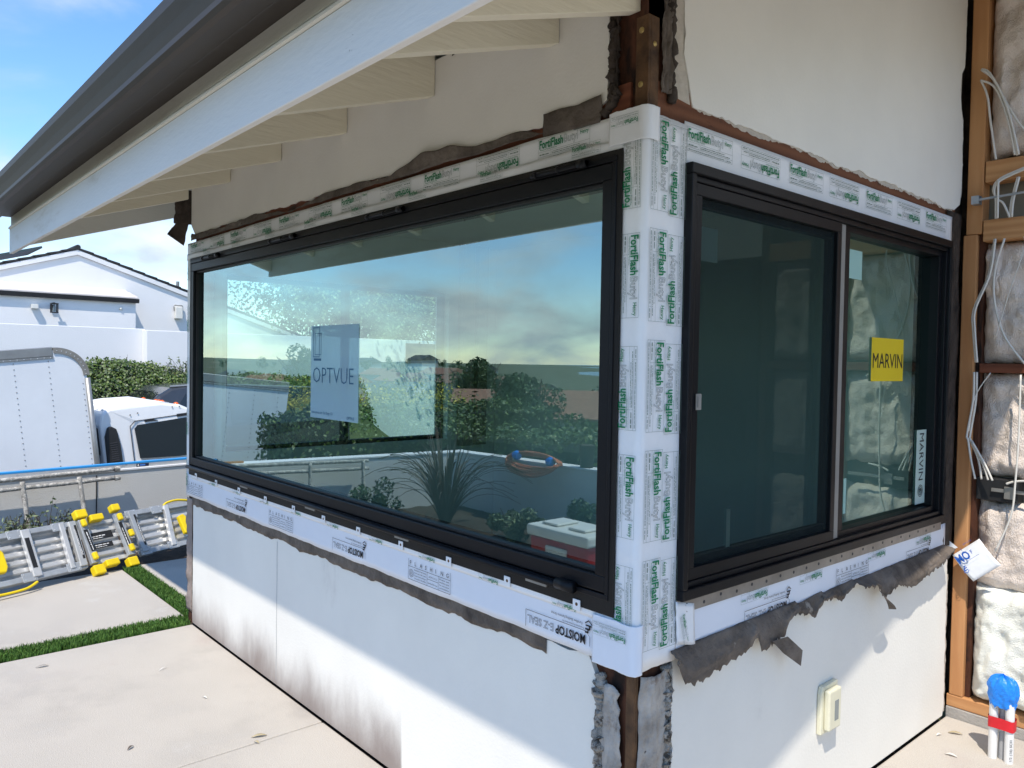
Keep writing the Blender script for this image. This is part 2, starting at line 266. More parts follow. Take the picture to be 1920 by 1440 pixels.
class MB:
    def __init__(s): s.v = []; s.f = []; s.mi = []
    def add(s, vs, fs, mi=0):
        k = len(s.v); s.v += [tuple(p) for p in vs]; s.f += [tuple(i+k for i in f) for f in fs]; s.mi += [mi]*len(fs); return s
    def box(s, a, b, mi=0):
        (x0, y0, z0), (x1, y1, z1) = [min(a[i], b[i]) for i in range(3)], [max(a[i], b[i]) for i in range(3)]
        return s.add([(x0,y0,z0),(x1,y0,z0),(x1,y1,z0),(x0,y1,z0),(x0,y0,z1),(x1,y0,z1),(x1,y1,z1),(x0,y1,z1)],
                     [(0,3,2,1),(4,5,6,7),(0,1,5,4),(1,2,6,5),(2,3,7,6),(3,0,4,7)], mi)
    def obox(s, o, U, V, W_, mi=0):
        o, U, V, W_ = map(Vector, (o, U, V, W_)); P = [o, o+U, o+U+V, o+V, o+W_, o+U+W_, o+U+V+W_, o+V+W_]
        f = [(0,3,2,1),(4,5,6,7),(0,1,5,4),(1,2,6,5),(2,3,7,6),(3,0,4,7)]
        if U.cross(V).dot(W_) < 0: f = [q[::-1] for q in f]
        return s.add(P, f, mi)
    def bar(s, p0, p1, w_, h, upv=(0, 0, 1), mi=0):
        p0, p1, upv = Vector(p0), Vector(p1), Vector(upv); d = p1-p0; a = d.normalized().cross(upv).normalized(); b = a.cross(d.normalized())
        return s.obox(p0-a*w_/2-b*h/2, a*w_, b*h, d, mi)
    def tube(s, pts, r, n=8, cap=True, mi=0):
        pts = [Vector(p) for p in pts]; k = len(s.v); rs = r if isinstance(r, (list, tuple)) else [r]*len(pts)
        prev = None
        for i, p in enumerate(pts):
            d = (pts[min(i+1, len(pts)-1)]-pts[max(i-1, 0)]).normalized()
            if prev is None: prev = d.orthogonal().normalized()
            a = (prev-d*prev.dot(d)).normalized(); prev = a; b = d.cross(a)
            for j in range(n):
                t = 2*math.pi*j/n; s.v.append(tuple(p+(a*math.cos(t)+b*math.sin(t))*rs[i]))
        for i in range(len(pts)-1):
            for j in range(n):
                s.f.append((k+i*n+j, k+i*n+(j+1) % n, k+(i+1)*n+(j+1) % n, k+(i+1)*n+j)); s.mi.append(mi)
        if cap:
            s.f.append(tuple(k+j for j in range(n))[::-1]); s.f.append(tuple(k+(len(pts)-1)*n+j for j in range(n))); s.mi += [mi, mi]
        return s
    def cyl(s, p0, p1, r, n=12, mi=0): return s.tube([p0, p1], r, n, True, mi)
    def grid(s, fn, nu, nv, mi=0):
        k = len(s.v)
        for i in range(nu+1):
            for j in range(nv+1): s.v.append(tuple(fn(i/nu, j/nv)))
        for i in range(nu):
            for j in range(nv):
                a = k+i*(nv+1)+j; s.f.append((a, a+nv+1, a+nv+2, a+1)); s.mi.append(mi)
        return s
    def prism(s, poly, fn, t0, t1, mi=0):
        """poly: 2D outline; fn(a,b,t)->3D"""
        n = len(poly); s.add([fn(a, b, t0) for a, b in poly]+[fn(a, b, t1) for a, b in poly],
              [tuple(range(n))[::-1], tuple(range(n, 2*n))]+[(i, (i+1) % n, n+(i+1) % n, n+i) for i in range(n)], mi); return s
    def dome(s, c, r, nrm=(0, 0, 1), n=8, rings=3, flat=1.0, mi=0):
        c, z = Vector(c), Vector(nrm).normalized(); a = z.orthogonal().normalized(); b = z.cross(a); k = len(s.v)
        for i in range(rings):
            t = (math.pi/2)*i/rings
            for j in range(n):
                q = 2*math.pi*j/n; s.v.append(tuple(c+(a*math.cos(q)+b*math.sin(q))*r*math.cos(t)+z*r*flat*math.sin(t)))
        s.v.append(tuple(c+z*r*flat))
        for i in range(rings-1):
            for j in range(n): s.f.append((k+i*n+j, k+i*n+(j+1) % n, k+(i+1)*n+(j+1) % n, k+(i+1)*n+j)); s.mi.append(mi)
        for j in range(n): s.f.append((k+(rings-1)*n+j, k+(rings-1)*n+(j+1) % n, k+rings*n)); s.mi.append(mi)
        return s
    def mesh(s, name, mats):
        me = bpy.data.meshes.new(name); me.from_pydata(s.v, [], s.f)
        for m in (mats if isinstance(mats, (list, tuple)) else [mats]): me.materials.append(m)
        if any(s.mi): me.polygons.foreach_set('material_index', s.mi)
        me.update(); return me
    def build(s, name, mats, parent=None, smooth=False, bevel=0, local=False, recalc=True, solid=0, D=None):
        me = s.mesh(name, mats)
        if recalc:
            bm = bmesh.new(); bm.from_mesh(me); bmesh.ops.recalc_face_normals(bm, faces=bm.faces); bm.to_mesh(me); bm.free()
        if smooth: me.polygons.foreach_set('use_smooth', [True]*len(me.polygons))
        o = bpy.data.objects.new(name, me)
        if D is None: D = WM[parent.name] if (local and parent is not None) else I4
        link(o, parent, D)
        if solid: mo = o.modifiers.new('solid', 'SOLIDIFY'); mo.thickness = solid; mo.offset = 0
        if bevel:
            mo = o.modifiers.new('bevel', 'BEVEL'); mo.width = bevel; mo.segments = 2; mo.limit_method = 'ANGLE'; mo.angle_limit = R(40)
        return o
def struct(o): o['kind'] = 'structure'; return o
def inst(me, name, parent, D): return link(bpy.data.objects.new(name, me), parent, D)
def fb(x, y, z=0, o=4): return noise.fractal(Vector((x, y, z)), 1.0, 2.0, o)
def jag(p0, p1, n, amp, seed=0, freq=9, lim=1):
    o = []
    for i in range(n+1):
        t = i/n; x = p0[0]+(p1[0]-p0[0])*t; y = p0[1]+(p1[1]-p0[1])*t
        dx_, dy_ = p1[0]-p0[0], p1[1]-p0[1]; L = math.hypot(dx_, dy_); k = amp*(fb(t*L*freq, seed*3.7, 1.3, 5)*.9+.25*random.uniform(-1, 1))
        o.append((x-dy_/L*k, y+dx_/L*k))
    return o

# text ------------------------------------------------------------------
TC = {}
def text(s_, size=1.0, bold=0, outline=0, sx=1.0, align='LEFT'):
    key = (s_, bold, outline)
    if key not in TC:
        cu = bpy.data.curves.new('t', 'FONT'); cu.body = s_; cu.size = 1; cu.resolution_u = 2; cu.offset = bold
        if outline: cu.fill_mode = 'NONE'; cu.bevel_depth = outline; cu.bevel_resolution = 0
        ob = bpy.data.objects.new('t', cu); C.objects.link(ob); bpy.context.view_layer.update()
        dg = bpy.context.evaluated_depsgraph_get(); me = bpy.data.meshes.new_from_object(ob.evaluated_get(dg))
        V = [tuple(v.co) for v in me.vertices]; F = [tuple(p.vertices) for p in me.polygons]
        bpy.data.objects.remove(ob); bpy.data.curves.remove(cu); bpy.data.meshes.remove(me); TC[key] = (V, F)
    V, F = TC[key]; xs = [v[0] for v in V]; x0, x1 = min(xs), max(xs)
    k = {'LEFT': x0, 'CENTER': (x0+x1)/2, 'RIGHT': x1}[align]
    return [((v[0]-k)*size*sx, v[1]*size, 0) for v in V], F, (x1-x0)*size*sx
def put(mb, s_, x, y, size, mi=0, width=None, **k):
    V, F, wd = text(s_, size, **k)
    q = (width/wd) if width else 1
    mb.add([(x+v[0]*q, y+v[1], v[2]) for v in V], F, mi)
def rect(mb, x0, y0, x1, y1, mi=0, z=0): mb.add([(x0, y0, z), (x1, y0, z), (x1, y1, z), (x0, y1, z)], [(0, 1, 2, 3)], mi)
def frame(mb, x0, y0, x1, y1, t, mi=0):
    rect(mb, x0, y0, x1, y0+t, mi); rect(mb, x0, y1-t, x1, y1, mi); rect(mb, x0, y0+t, x0+t, y1-t, mi); rect(mb, x1-t, y0+t, x1, y1-t, mi)
def tiny(mb, x0, x1, y, h, mi=0, seed=1):
    """a line of fine print too small to read"""
    r_ = random.Random(seed); x = x0
    while x < x1:
        l = r_.uniform(1.2, 5)*h; rect(mb, x, y, min(x+l, x1), y+h*r_.uniform(.6, 1), mi); x += l+h*.6

def forti_mesh():
    m = MB(); Wd, H = .212, .064
    frame(m, 0, 0, Wd, H, .0007, 1)
    put(m, 'FortiFlash', .005, .0355, .0345, 0, width=.100, bold=.026)
    put(m, 'Butyl', .109, .0355, .0345, 1, width=.056, outline=.014)
    put(m, 'Henry', .174, .046, .0165, 0, width=.033, bold=.016)
    put(m, 'Waterproof Flashing Membrane', .007, .0285, .0072, 0, width=.072)
    rect(m, 0, .0245, Wd, .0251, 1); rect(m, 0, .010, Wd, .0106, 1); rect(m, .052, .010, .0526, .0245, 1); rect(m, .178, 0, .1786, .010, 1)
    tiny(m, .006, .048, .015, .0042, 1, 3); tiny(m, .058, .172, .0185, .0022, 1, 4); tiny(m, .058, .20, .0135, .0022, 1, 5); tiny(m, .006, .172, .0038, .0024, 1, 6); tiny(m, .183, .206, .0035, .0032, 1, 7)
    return m.mesh('forti_print', [green, greyink])
def logo(m, x, y, k, mi):
    m.add([(x, y, 0), (x+k*.5, y-k*.35, 0), (x+k, y, 0), (x+k, y+k*.12, 0), (x+k*.5, y-k*.22, 0), (x, y+k*.12, 0)], [(0, 1, 4, 5), (1, 2, 3, 4)], mi)
    for i, (a, b, c, d) in enumerate([(.1, .15, .9, .3), (.25, .3, .45, .6), (.35, .5, .95, .68), (.5, .68, .65, .95), (.55, .82, .98, 1.0)]): rect(m, x+a*k, y+b*k, x+c*k, y+d*k, mi)
def moist_mesh(mi_ink):
    m = MB()
    put(m, 'MOISTOP', 0, .040, .036, 0, width=.118, bold=.028)
    put(m, 'E-Z SEAL', .126, .041, .032, 0, width=.112, outline=.016)
    t = .0014
    rect(m, .245, .026, .245+t, .078); rect(m, 0, .026, .245, .026+t)
    m.add([(-.018, .040, 0), (-.018+t, .040, 0), (t, .026, 0), (0, .026, 0)], [(0, 1, 2, 3)]); rect(m, -.018, .040, -.018+t, .066)
    put(m, 'Proudly Sold Worldwide Since 1921', .006, .0185, .0062, 0, width=.085)
    put(m, 'Fortifiber Building Systems Group', .012, .0055, .0105, 0, width=.125)
    logo(m, -.026, .004, .028, 0)
    return m.mesh('moist_print', [mi_ink])
def flashing_mesh():
    m = MB(); Wd, H = .255, .074; t = .0013
    for i, ch in enumerate('FLASHING'): put(m, ch, .010+i*.0315, .054, .021, 0, bold=.004)
    rect(m, 0, 0, t, H); rect(m, Wd-t, 0, Wd, H); rect(m, 0, 0, Wd, t); rect(m, 0, .047, Wd, .047+t); rect(m, .118, 0, .118+t, .047); rect(m, .185, 0, .185+t, .047); rect(m, .118, .024, .185, .024+t)
    for r_ in (.0145, .0095):
        n = 20; m.add([(.020+r_*math.cos(a*2*math.pi/n), .024+r_*math.sin(a*2*math.pi/n), 0) for a in range(n)]+[(.020+(r_-.0013)*math.cos(a*2*math.pi/n), .024+(r_-.0013)*math.sin(a*2*math.pi/n), 0) for a in range(n)], [(i, (i+1) % n, n+(i+1) % n, n+i) for i in range(n)])
    put(m, 'R', .0165, .0195, .012, 0, bold=.01)
    for i, s_ in enumerate(('Moistop E-Z Seal Flashing', 'may be used to flash windows', 'Caution: Avoid walking on', 'this product. No ladders.')): put(m, s_, .040, .037-i*.0098, .0072, 0, width=.073, bold=.004)
    put(m, 'ASTM E-2112', .128, .031, .0085, 0, width=.048); put(m, 'www.fortifiber.com', .122, .009, .0085, 0, width=.058)
    for i, s_ in enumerate(('Please see', 'installation guide', 'for instructions', 'and limitations')): put(m, s_, .192, .037-i*.0098, .0072, 0, width=.055, bold=.004)
    return m.mesh('flash_print', [black_ink])
FORTI = forti_mesh(); MOIST = moist_mesh(black_ink); FLASHP = flashing_mesh()
def on_left(x, z, y=-.0125, ang=0, s=1.0):   # frame on the window wall facing the yard
    return Matrix.Translation((x, y, z)) @ Matrix.Rotation(math.pi/2, 4, 'X') @ Matrix.Rotation(ang, 4, 'Z') @ Matrix.Scale(s, 4)
def on_right(y, z, x=.0125, ang=0, s=1.0):   # frame on the side wall
    return Matrix.Translation((x, y, z)) @ Matrix.Rotation(math.pi/2, 4, 'Z') @ Matrix.Rotation(math.pi/2, 4, 'X') @ Matrix.Rotation(ang, 4, 'Z') @ Matrix.Scale(s, 4)

# ================================================================== SETTING
def sm(a, b, x): t = np.clip((x-a)/(b-a), 0, 1); return t*t*(3-2*t)
def terr(x, y):
    h = -1.78+.10*np.clip(y, -6, 8)+.16*np.clip(-x-9, 0, 4)
    h = h+sm(-13.2, -14.5, x)*(1.05-h)*sm(-5, -3.5, y)*sm(8.0, 7.0, y)
    d = np.clip(-(y+6.5), 0, None)+.25*np.clip(-x-24, 0, None)*(y < 0)
    ang = np.arctan2(-x, -y+1e-6)            # bearing away from the yard
    left = sm(.72, 1.0, ang)
    h = h-7.0*(1-np.exp(-d/25))+left*9.0*sm(70, 330, d)-(1-left)*34*sm(60, 700, d)
    h = h+2.2*np.sin(x*.021+1)*np.sin(y*.027+.6)*sm(30, 90, d)
    h = np.where(np.hypot(x, y) > 1500, np.minimum(h, -30), h)
    pad = sm(-.10, .0, x-(-6.15-.13*y))*sm(-.10, .0, y-(-4.22-.09*x))
    return h*(1-pad)+(-.05)*pad
gx = np.unique(np.concatenate([-np.geomspace(40, 30000, 26), np.linspace(-38, -14.5, 14), np.linspace(-14, -7.0, 18), np.linspace(-6.8, -5.4, 24), np.linspace(-4.5, 12, 12), np.geomspace(20, 30000, 12)]))
gy = np.unique(np.concatenate([-np.geomspace(28, 30000, 34), np.linspace(-26, -4.6, 24), np.linspace(-4.5, -3.4, 16), np.linspace(-2.5, 12, 16), np.geomspace(20, 30000, 10)]))
X, Y = np.meshgrid(gx, gy, indexing='ij'); Z = terr(X, Y)
m = MB(); m.v = [tuple(q) for q in np.stack([X, Y, Z], -1).reshape(-1, 3).tolist()]; nY = len(gy)
m.f = [(i*nY+j, (i+1)*nY+j, (i+1)*nY+j+1, i*nY+j+1) for i in range(len(gx)-1) for j in range(nY-1)]; m.mi = [0]*len(m.f)
struct(m.build('ground', terrainm, smooth=True, recalc=False))
m = MB(); m.grid(lambda u, v: (-12.7+u*5.9, -9+v*17, float(terr(np.array(-12.7+u*5.9), np.array(-9+v*17.)))+.02), 16, 24); struct(m.build('driveway', asphalt, recalc=False))
m = MB(); m.box((-40000, -42000, -40.3), (8000, -1500, -39.9)); struct(m.build('sea', sea))

pav = MB().box((-5.3, -3.6, -.12), (14, 2.19, -.035)).build('paving', soil); struct(pav)
def slab(x0, y0, x1, y1): return MB().box((x0, y0, -.034), (x1, y1, 0)).build('slab', concrete, pav, bevel=.006)
slab(-1.694, -2.35, .0, -.004); slab(-3.29, -1.99, -1.700, -.004); slab(.004, -2.35, 14, 2.185)  # right-hand slab lengthened out of view; added sunlit area bounces light onto the walls
slab(-4.80, -1.99, -3.484, .012); slab(-4.86, .140, -3.42, 2.1); slab(-1.694, -3.6, 14, -2.36)
def grass(name, x0, y0, x1, y1, n, label):
    m = MB(); P = rng.uniform((x0, y0), (x1, y1), (n, 2)); A = rng.uniform(0, 6.28, n); H = rng.uniform(.008, .026, n); Lx = rng.normal(0, .010, (n, 2)); wd = rng.uniform(.0016, .003, n)
    for (px, py), a, h, (lx, ly), w_ in zip(P, A, H, Lx, wd):
        cx, cy = math.cos(a)*w_, math.sin(a)*w_
        m.v += [(px-cx, py-cy, -.03), (px+cx, py+cy, -.03), (px+cx*.7+lx*.4, py+cy*.7+ly*.4, h*.55), (px-cx*.7+lx*.4, py-cy*.7+ly*.4, h*.55), (px+lx, py+ly, h)]
        k = len(m.v)-5; m.f += [(k, k+1, k+2, k+3), (k+3, k+2, k+4)]; m.mi += [0, 0]
    o = m.build(name, grassm, recalc=False); tag(o, label, 'grass', None, 'stuff')
grass('grass_strip', -3.480, -1.99, -3.300, -.01, 11000, 'strip of short artificial grass running from wall corner towards lower left')
grass('grass_strip', -4.80, .02, -3.42, .132, 7500, 'strip of short artificial grass running from wall corner to folding platform')
# bare planting beds
m = MB(); m.grid(lambda u, v: ((-6.12-.13*(-3.6+v*6.0))*(1-u)-4.80*u, -3.6+v*6.0, -.025+.03*fb(u*12, v*40)), 16, 60); struct(m.build('planting_bed', soil, recalc=False, smooth=True))
m = MB(); m.grid(lambda u, v: (-4.82+u*3.1, -3.75+.1*(1-u)+v*1.74, -.030+.03*fb(u*20, v*8)), 40, 16); struct(m.build('planting_bed', soil, recalc=False, smooth=True))

# low white garden wall round the yard
par = thing('garden_wall', 'low white rendered garden wall behind the ladders', 'garden wall', (-6.1, 0, -1.5))
def xw(y): return -6.10-.13*y
KC = Vector((-5.62, -3.68, 0)); d1 = Vector((-.129, .9916, 0)); d2 = Vector((.996, -.090, 0)); o1 = Vector((-.9916, -.129, 0)); o2 = Vector((-.090, -.996, 0))
def leg(c, d, o, L, t, z0, z1, nm, mt, e=0): return MB().obox(c+Vector((0, 0, z0))-o*e-d*e*.3, d*L, o*(t+2*e), Vector((0, 0, z1-z0))).build(nm, mt, par, bevel=.004)
leg(KC, d1, o1, 6.6, .14, -2.0, .535, 'wall_leg', parapetm); leg(KC+d2*.002-d2*.15, d2, o2, 8.2, .14, -2.0, .535, 'wall_leg', parapetm)
leg(KC-d1*.14, d1, o1, 6.8, .14, .537, .557, 'coping', whitewall, .010); leg(KC+d2*.03, d2, o2, 8.0, .14, .5372, .5572, 'coping', whitewall, .010)
MB().obox((xw(.146)+.003, .146, .0), (.004, 0, 0), (0, .009, 0), (0, 0, .52)).build('control_joint', seam, par)

# ================================================================== HOUSE UNDER REPAIR
SL = .3283
def rb(y): return 2.477+SL*y
house = thing('house', 'white stucco house corner stripped round two new black windows', 'house', (0, 0, 0))
# --- walls
def wallL(poly, name='stucco_wall', mt=stucco, t0=0.0, t1=.028): return MB().prism(poly, lambda a, b, t: (a, t, b), t0, t1).build(name, mt, house)
def wallR(poly, name='stucco_wall', mt=stucco_r, t0=0.0, t1=-.028): return MB().prism(poly, lambda a, b, t: (t, a, b), t0, t1).build(name, mt, house)
polyL = [(-3.30, .007), (-.135, .007)]+jag((-.132, .02), (-.132, .69), 44, .010, 1, 16)+[(-.163, .742)]+jag((-.17, .735), (-3.28, .722), 90, .010, 2, 7)+jag((-3.30, .71), (-3.305, .02), 30, .005, 3, 12)
wallL(polyL)
up_l = [(-3.36, 2.32)]+jag((-3.30, 2.262), (-.17, 2.250), 130, .010, 4, 6)+jag((-.132, 2.27), (-.133, 2.56), 30, .008, 5, 20)+[(-.133, 2.60), (-3.36, 2.60)]
wallL(up_l)
polyR = [(.172, .008), (2.150, .008)]+jag((2.160, .03), (2.152, .70), 36, .010, 6, 18)+[(2.14, .77), (.17, .77)]+jag((.165, .745), (.172, .03), 44, .009, 7, 16)
wallR(polyR)
pr = [(.168, 3.0)]+jag((.150, 2.70), (.157, 2.40), 24, .008, 8, 18)+[(.178, 2.33), (.195, 2.272)]+jag((.20, 2.266), (2.10, 2.252), 110, .013, 9, 8)+[(2.165, 2.285), (2.180, 2.36)]+jag((2.180, 2.45), (2.176, 2.655), 16, .006, 10, 26)+[(2.150, 2.70), (2.132, 2.78), (2.142, 2.85), (2.172, 2.885)]+jag((2.176, 2.90), (2.182, 3.18), 18, .005, 11, 26)+[(2.182, 3.45), (.168, 2.70)]
pr = pr[1:]
wallR(pr)
# raw plaster edge left of the upper side wall, and broken plaster at the lower corner
wallR([(.112, 2.70), (.112, 2.275)]+[(.19, 2.268), (.176, 2.33), (.154, 2.42), (.149, 2.70)], 'raw_plaster_edge', mat('plaster_edge', (.52, .47, .40), .95, .12, 30, .6, 90), -.003, -.030)
# wall cores (sheathing, cripple wall, piers)
core = MB()
core.box((-3.37, .031, 0), (-.16, .12, .90)); core.box((-3.37, .031, 2.115), (-.16, .12, 2.46)); core.box((-3.37, .031, .90), (-3.31, .12, 2.115)); core.box((-.14, .05, .90), (-.085, .12, 2.115))
core.build('wall_sheathing', feltd, house)
core = MB(); core.box((-.12, .18, 0), (-.031, 2.28, .90)); core.box((-.12, .18, 2.11), (-.031, 2.28, 3.2)); core.box((-.12, 2.01, .90), (-.031, 2.28, 2.11)); core.box((-.12, .18, .90), (-.031, .19, 2.11)); core.build('wall_sheathing', feltd, house)
# inside faces of the room
rm = MB(); rm.box((-3.2, .122, 0), (-.122, .135, .93)); rm.box((-3.2, .122, 2.08), (-.122, .135, 2.40)); rm.box((-.122, .14, 0), (-.135, 2.19, .93)); rm.box((-.122, .14, 2.08), (-.135, 2.19, 2.40))
rm.box((-3.20, 2.19, 0), (-.12, 2.205, 2.40)); rm.box((-3.2, .12, 2.401), (-.12, 2.2, 2.43)); rm.build('drywall_lining', drywall, house)
MB().box((-3.2, .12, .001), (-.12, 2.2, .012)).build('room_floor', floorm, house)
ew = MB(); ew.box((-3.37, .125, 0), (-3.205, 2.30, 1.0)); ew.box((-3.37, .125, 2.045), (-3.205, 2.30, 2.46)); ew.box((-3.37, .125, 1.0), (-3.205, .15, 2.045)); ew.box((-3.37, 1.755, 1.0), (-3.205, 2.30, 2.045)); ew.build('end_wall', drywall, house)
end = MB().box((-3.32, .952, 1.0), (-3.26, .985, 2.045)).box((-3.32, .151, 1.0), (-3.26, .176, 2.045)).box((-3.32, 1.729, 1.0), (-3.26, 1.754, 2.045)).box((-3.32, .176, 2.02), (-3.26, 1.729, 2.044)).box((-3.32, .176, 1.001), (-3.26, 1.729, 1.026)).build('end_window', blackfin, house)
for (a, b) in ((.176, .952), (.985, 1.729)): MB().add([(-3.29, a, 1.026), (-3.29, b, 1.026), (-3.29, b, 2.02), (-3.29, a, 2.02)], [(0, 1, 2, 3)]).build('pane', glassE, end, recalc=False)
MB().box((-3.19, 1.83, .95), (-3.13, 1.93, 2.40)).box((-3.19, 1.98, .95), (-3.15, 2.07, 2.40)).build('bare_stud', drywalld, house)

# --- corner post, steel angle, torn paper at the corner
MB().box((-.16, .016, 0), (-.012, .18, 2.72)).build('corner_post', oldwood, house)
ang = MB(); ang.box((-.044, .006, 2.19), (-.002, .0145, 2.462)); ang.box((-.0105, .0146, 2.19), (-.002, .050, 2.462)); an = ang.build('steel_angle', rust, house, bevel=.002)
for (x, z) in ((-.026, 2.425), (-.026, 2.285)): MB().dome((x, .006, z), .0085, (0, -1, 0), 10, 3, .5).build('bolt_head', brass, an)
MB().dome((-.002, .032, 2.39), .0075, (1, 0, 0), 10, 3, .5).build('bolt_head', brass, an)
low = MB(); low.box((-.030, .004, 0), (-.002, .0145, .76)); low.box((-.0105, .0146, 0), (-.002, .022, .76)); la = low.build('steel_angle', rust, house, bevel=.002)
MB().dome((-.018, .004, .34), .0075, (0, -1, 0), 10, 3, .5).build('bolt_head', brass, la)
def crinkle(name, mt, p, seed, parent=house, nu=60, nv=16, amp=.006, solid=.0012):
    """irregular torn sheet; p(u,v)->point, normal push n(u,v)"""
    m = MB()
    def fn(u, v):
        a, nrm = p(u, v); return tuple(Vector(a)+Vector(nrm)*amp*(fb(u*7+seed, v*5, seed*.7, 4)+.45*abs(fb(u*19+seed, v*8, seed*.3, 5))))
    m.grid(fn, nu, nv); return m.build(name, mt, parent, smooth=True, solid=solid, recalc=False)
crinkle('torn_grey_paper', paperg, lambda u, v: ((-.118+v*(.074+.022*fb(u*9, 2.2, 0, 5)), .002-.004*math.sin(v*3.1), .0+u*(.665+.02*math.sin(v*3))), (0, -1, 0)), 3)
crinkle('torn_grey_paper', paperg, lambda u, v: ((.000+.006*math.sin(v*3.1), .022+.012*fb(u*8, 8.1, 0, 5)*(1-v)+v*.116, .0+u*(.725-.01*math.sin(v*3))), (1, 0, 0)), 5)
def lumpy(name, mt, pts, r, seed, n=9, sub=60, amp=.6):
    m = MB(); P = []; rs = []
    for i in range(sub+1):
        t = i/sub*(len(pts)-1); k = min(int(t), len(pts)-2); q = Vector(pts[k]).lerp(Vector(pts[k+1]), t-k)
        q += Vector((fb(i*.23, seed), fb(i*.23, seed+5), 0))*r*.5; P.append(q); rs.append(r*(1+amp*fb(i*.41, seed+9, 0, 5)))
    m.tube(P, rs, n); 
    m.v = [tuple(Vector(v)+Vector((fb(v[0]*90, v[1]*90, v[2]*90), fb(v[0]*90+7, v[1]*90, v[2]*90), fb(v[0]*90, v[1]*90+3, v[2]*90)))*r*.35) for v in m.v]
    return m.build(name, mt, house, smooth=True)
lumpy('broken_plaster_edge', plaster_raw, [(-.120, .006, .01), (-.118, .006, .30), (-.122, .006, .70)], .016, 1, sub=150, amp=1.0)
lumpy('broken_plaster_edge', plaster_raw, [(-.006, .150, .01), (-.006, .148, .35), (-.006, .140, .73)], .015, 2, sub=150, amp=1.0)
lumpy('dark_paper_roll', feltd, [(-.122, .008, 2.25), (-.118, .004, 2.40), (-.120, .008, 2.53)], .014, 3)
lumpy('dark_paper_roll', feltd, [(-.150, .006, 2.232), (-.11, -.002, 2.262), (-.098, .0, 2.285)], .013, 4, sub=24)
lumpy('dark_paper_roll', feltd, [(.004, .098, 2.25), (.002, .096, 2.40), (.002, .090, 2.56), (.0, .085, 2.72)], .013, 5)
crinkle('dark_paper_flap', felt, lambda u, v: ((.002+.010*v*v, .058+v*.03+.008*fb(u*6, 3.3), 2.27+u*.42), (1, 0, 0)), 11, amp=.008)
crinkle('dark_paper_flap', feltd, lambda u, v: ((-.130+v*.035, .004-.01*v*v, 2.28+u*.26), (0, -1, 0)), 12, amp=.008)
pe = mat('plaster_edge', (.52, .47, .40), .95, .12, 30, .6, 90)
wallR([(.20, 2.278)]+jag((.20, 2.258), (2.09, 2.243), 200, .013, 13, 11)+[(2.09, 2.278)], 'raw_plaster_edge', pe, -.0035, -.026)
wallR([(2.12, .02), (2.12, .64)]+jag((2.174, .64), (2.184, .02), 60, .010, 14, 20), 'raw_plaster_edge', pe, -.0035, -.026)
wallR([(2.13, 2.32), (2.13, 3.3)]+jag((2.189, 3.3), (2.187, 2.90), 30, .005, 15, 20)+jag((2.155, 2.86), (2.150, 2.70), 10, .004, 17, 20)+jag((2.186, 2.66), (2.190, 2.32), 30, .006, 16, 20), 'raw_plaster_edge', pe, -.0035, -.026)
# header boards
MB().box((-3.30, .006, 2.19), (-.06, .030, 2.30)).build('header_board', oldwoodxx, house); MB().box((-.030, .03, 2.19), (-.004, 2.12, 2.30)).build('header_board', oldwoodx, house)
MB().box((-.030, .012, 2.45), (-.012, .11, 2.75)).build('plate_end', oldwood, house)

# --- building paper round the windows
def strip(name, mt, x0, x1, zt, zb, seed, plane, parent=house, n=160, amp=.004, off=.004, jb=.012, jt=0.0, tf=6, nv=6, curl=0, solid=.0012):
    m = MB()
    def fn(u, v):
        x = x0+(x1-x0)*u; t = zt+jt*fb(x*tf, seed, 0, 4); b = zb+jb*(fb(x*5, seed+3, 0, 5)+.35*fb(x*24, seed+5, 0, 3)); z = t+(b-t)*v
        o = off+amp*(fb(x*4, z*9, seed)+.4)+curl*v*v
        return (x, -o, z) if plane == 'L' else (o, x, z)
    m.grid(fn, n, nv); return m.build(name, mt, parent, smooth=True, recalc=False, solid=solid)
strip('building_paper', felt, -3.31, -.33, .78, .698, 21, 'L', jb=.016, off=.002)
strip('building_paper', felt, -3.34, -.36, 2.256, 2.228, 22, 'L', jt=.055, tf=1.7, jb=.006, off=.003, amp=.012, n=140)
strip('building_paper', felt, -.38, -.15, 2.285, 2.21, 23, 'L', jt=.012, jb=0, off=.006, n=24, amp=.012)
# brown paper on the far end of the wall and the scrap hanging under the eave
m = MB(); m.grid(lambda u, v: (-3.385+v*.082-.02*(1-v)*(.4+fb(u*9, 1)), -.004-.012*(1-v)*fb(u*7, 4), .07+u*.66), 40, 6); m.build('building_paper', mat('faded_paper', (.29, .235, .205), .85, .25, 9, .5, 40, spec=.2), house, smooth=True, recalc=False, solid=.0015)
m = MB(); m.box((-3.382, .004, .0), (-3.31, .03, .76)); m.build('end_stud', oldwood, house)
crinkle('hanging_black_paper', feltd, lambda u, v: ((-3.395-.03*u, .02-(.088+.004*v)*u-.004*v, 2.53-.20*v+.012*fb(v*6, 3)*u), (.5, -.6, 0)), 31, amp=.016, nu=12, nv=20)
FL = ((.0, 2.345), (-.062, 2.340), (-.108, 2.267), (-.022, 2.205))
crinkle('hanging_black_paper', feltd, lambda u, v: ((-3.40-.03*u-.02*v, FL[0][0]*(1-u)*(1-v)+FL[1][0]*u*(1-v)+FL[2][0]*u*v+FL[3][0]*(1-u)*v, FL[0][1]*(1-u)*(1-v)+FL[1][1]*u*(1-v)+FL[2][1]*u*v+FL[3][1]*(1-u)*v), (.5, -.6, 0)), 32, amp=.008, nu=14, nv=10)
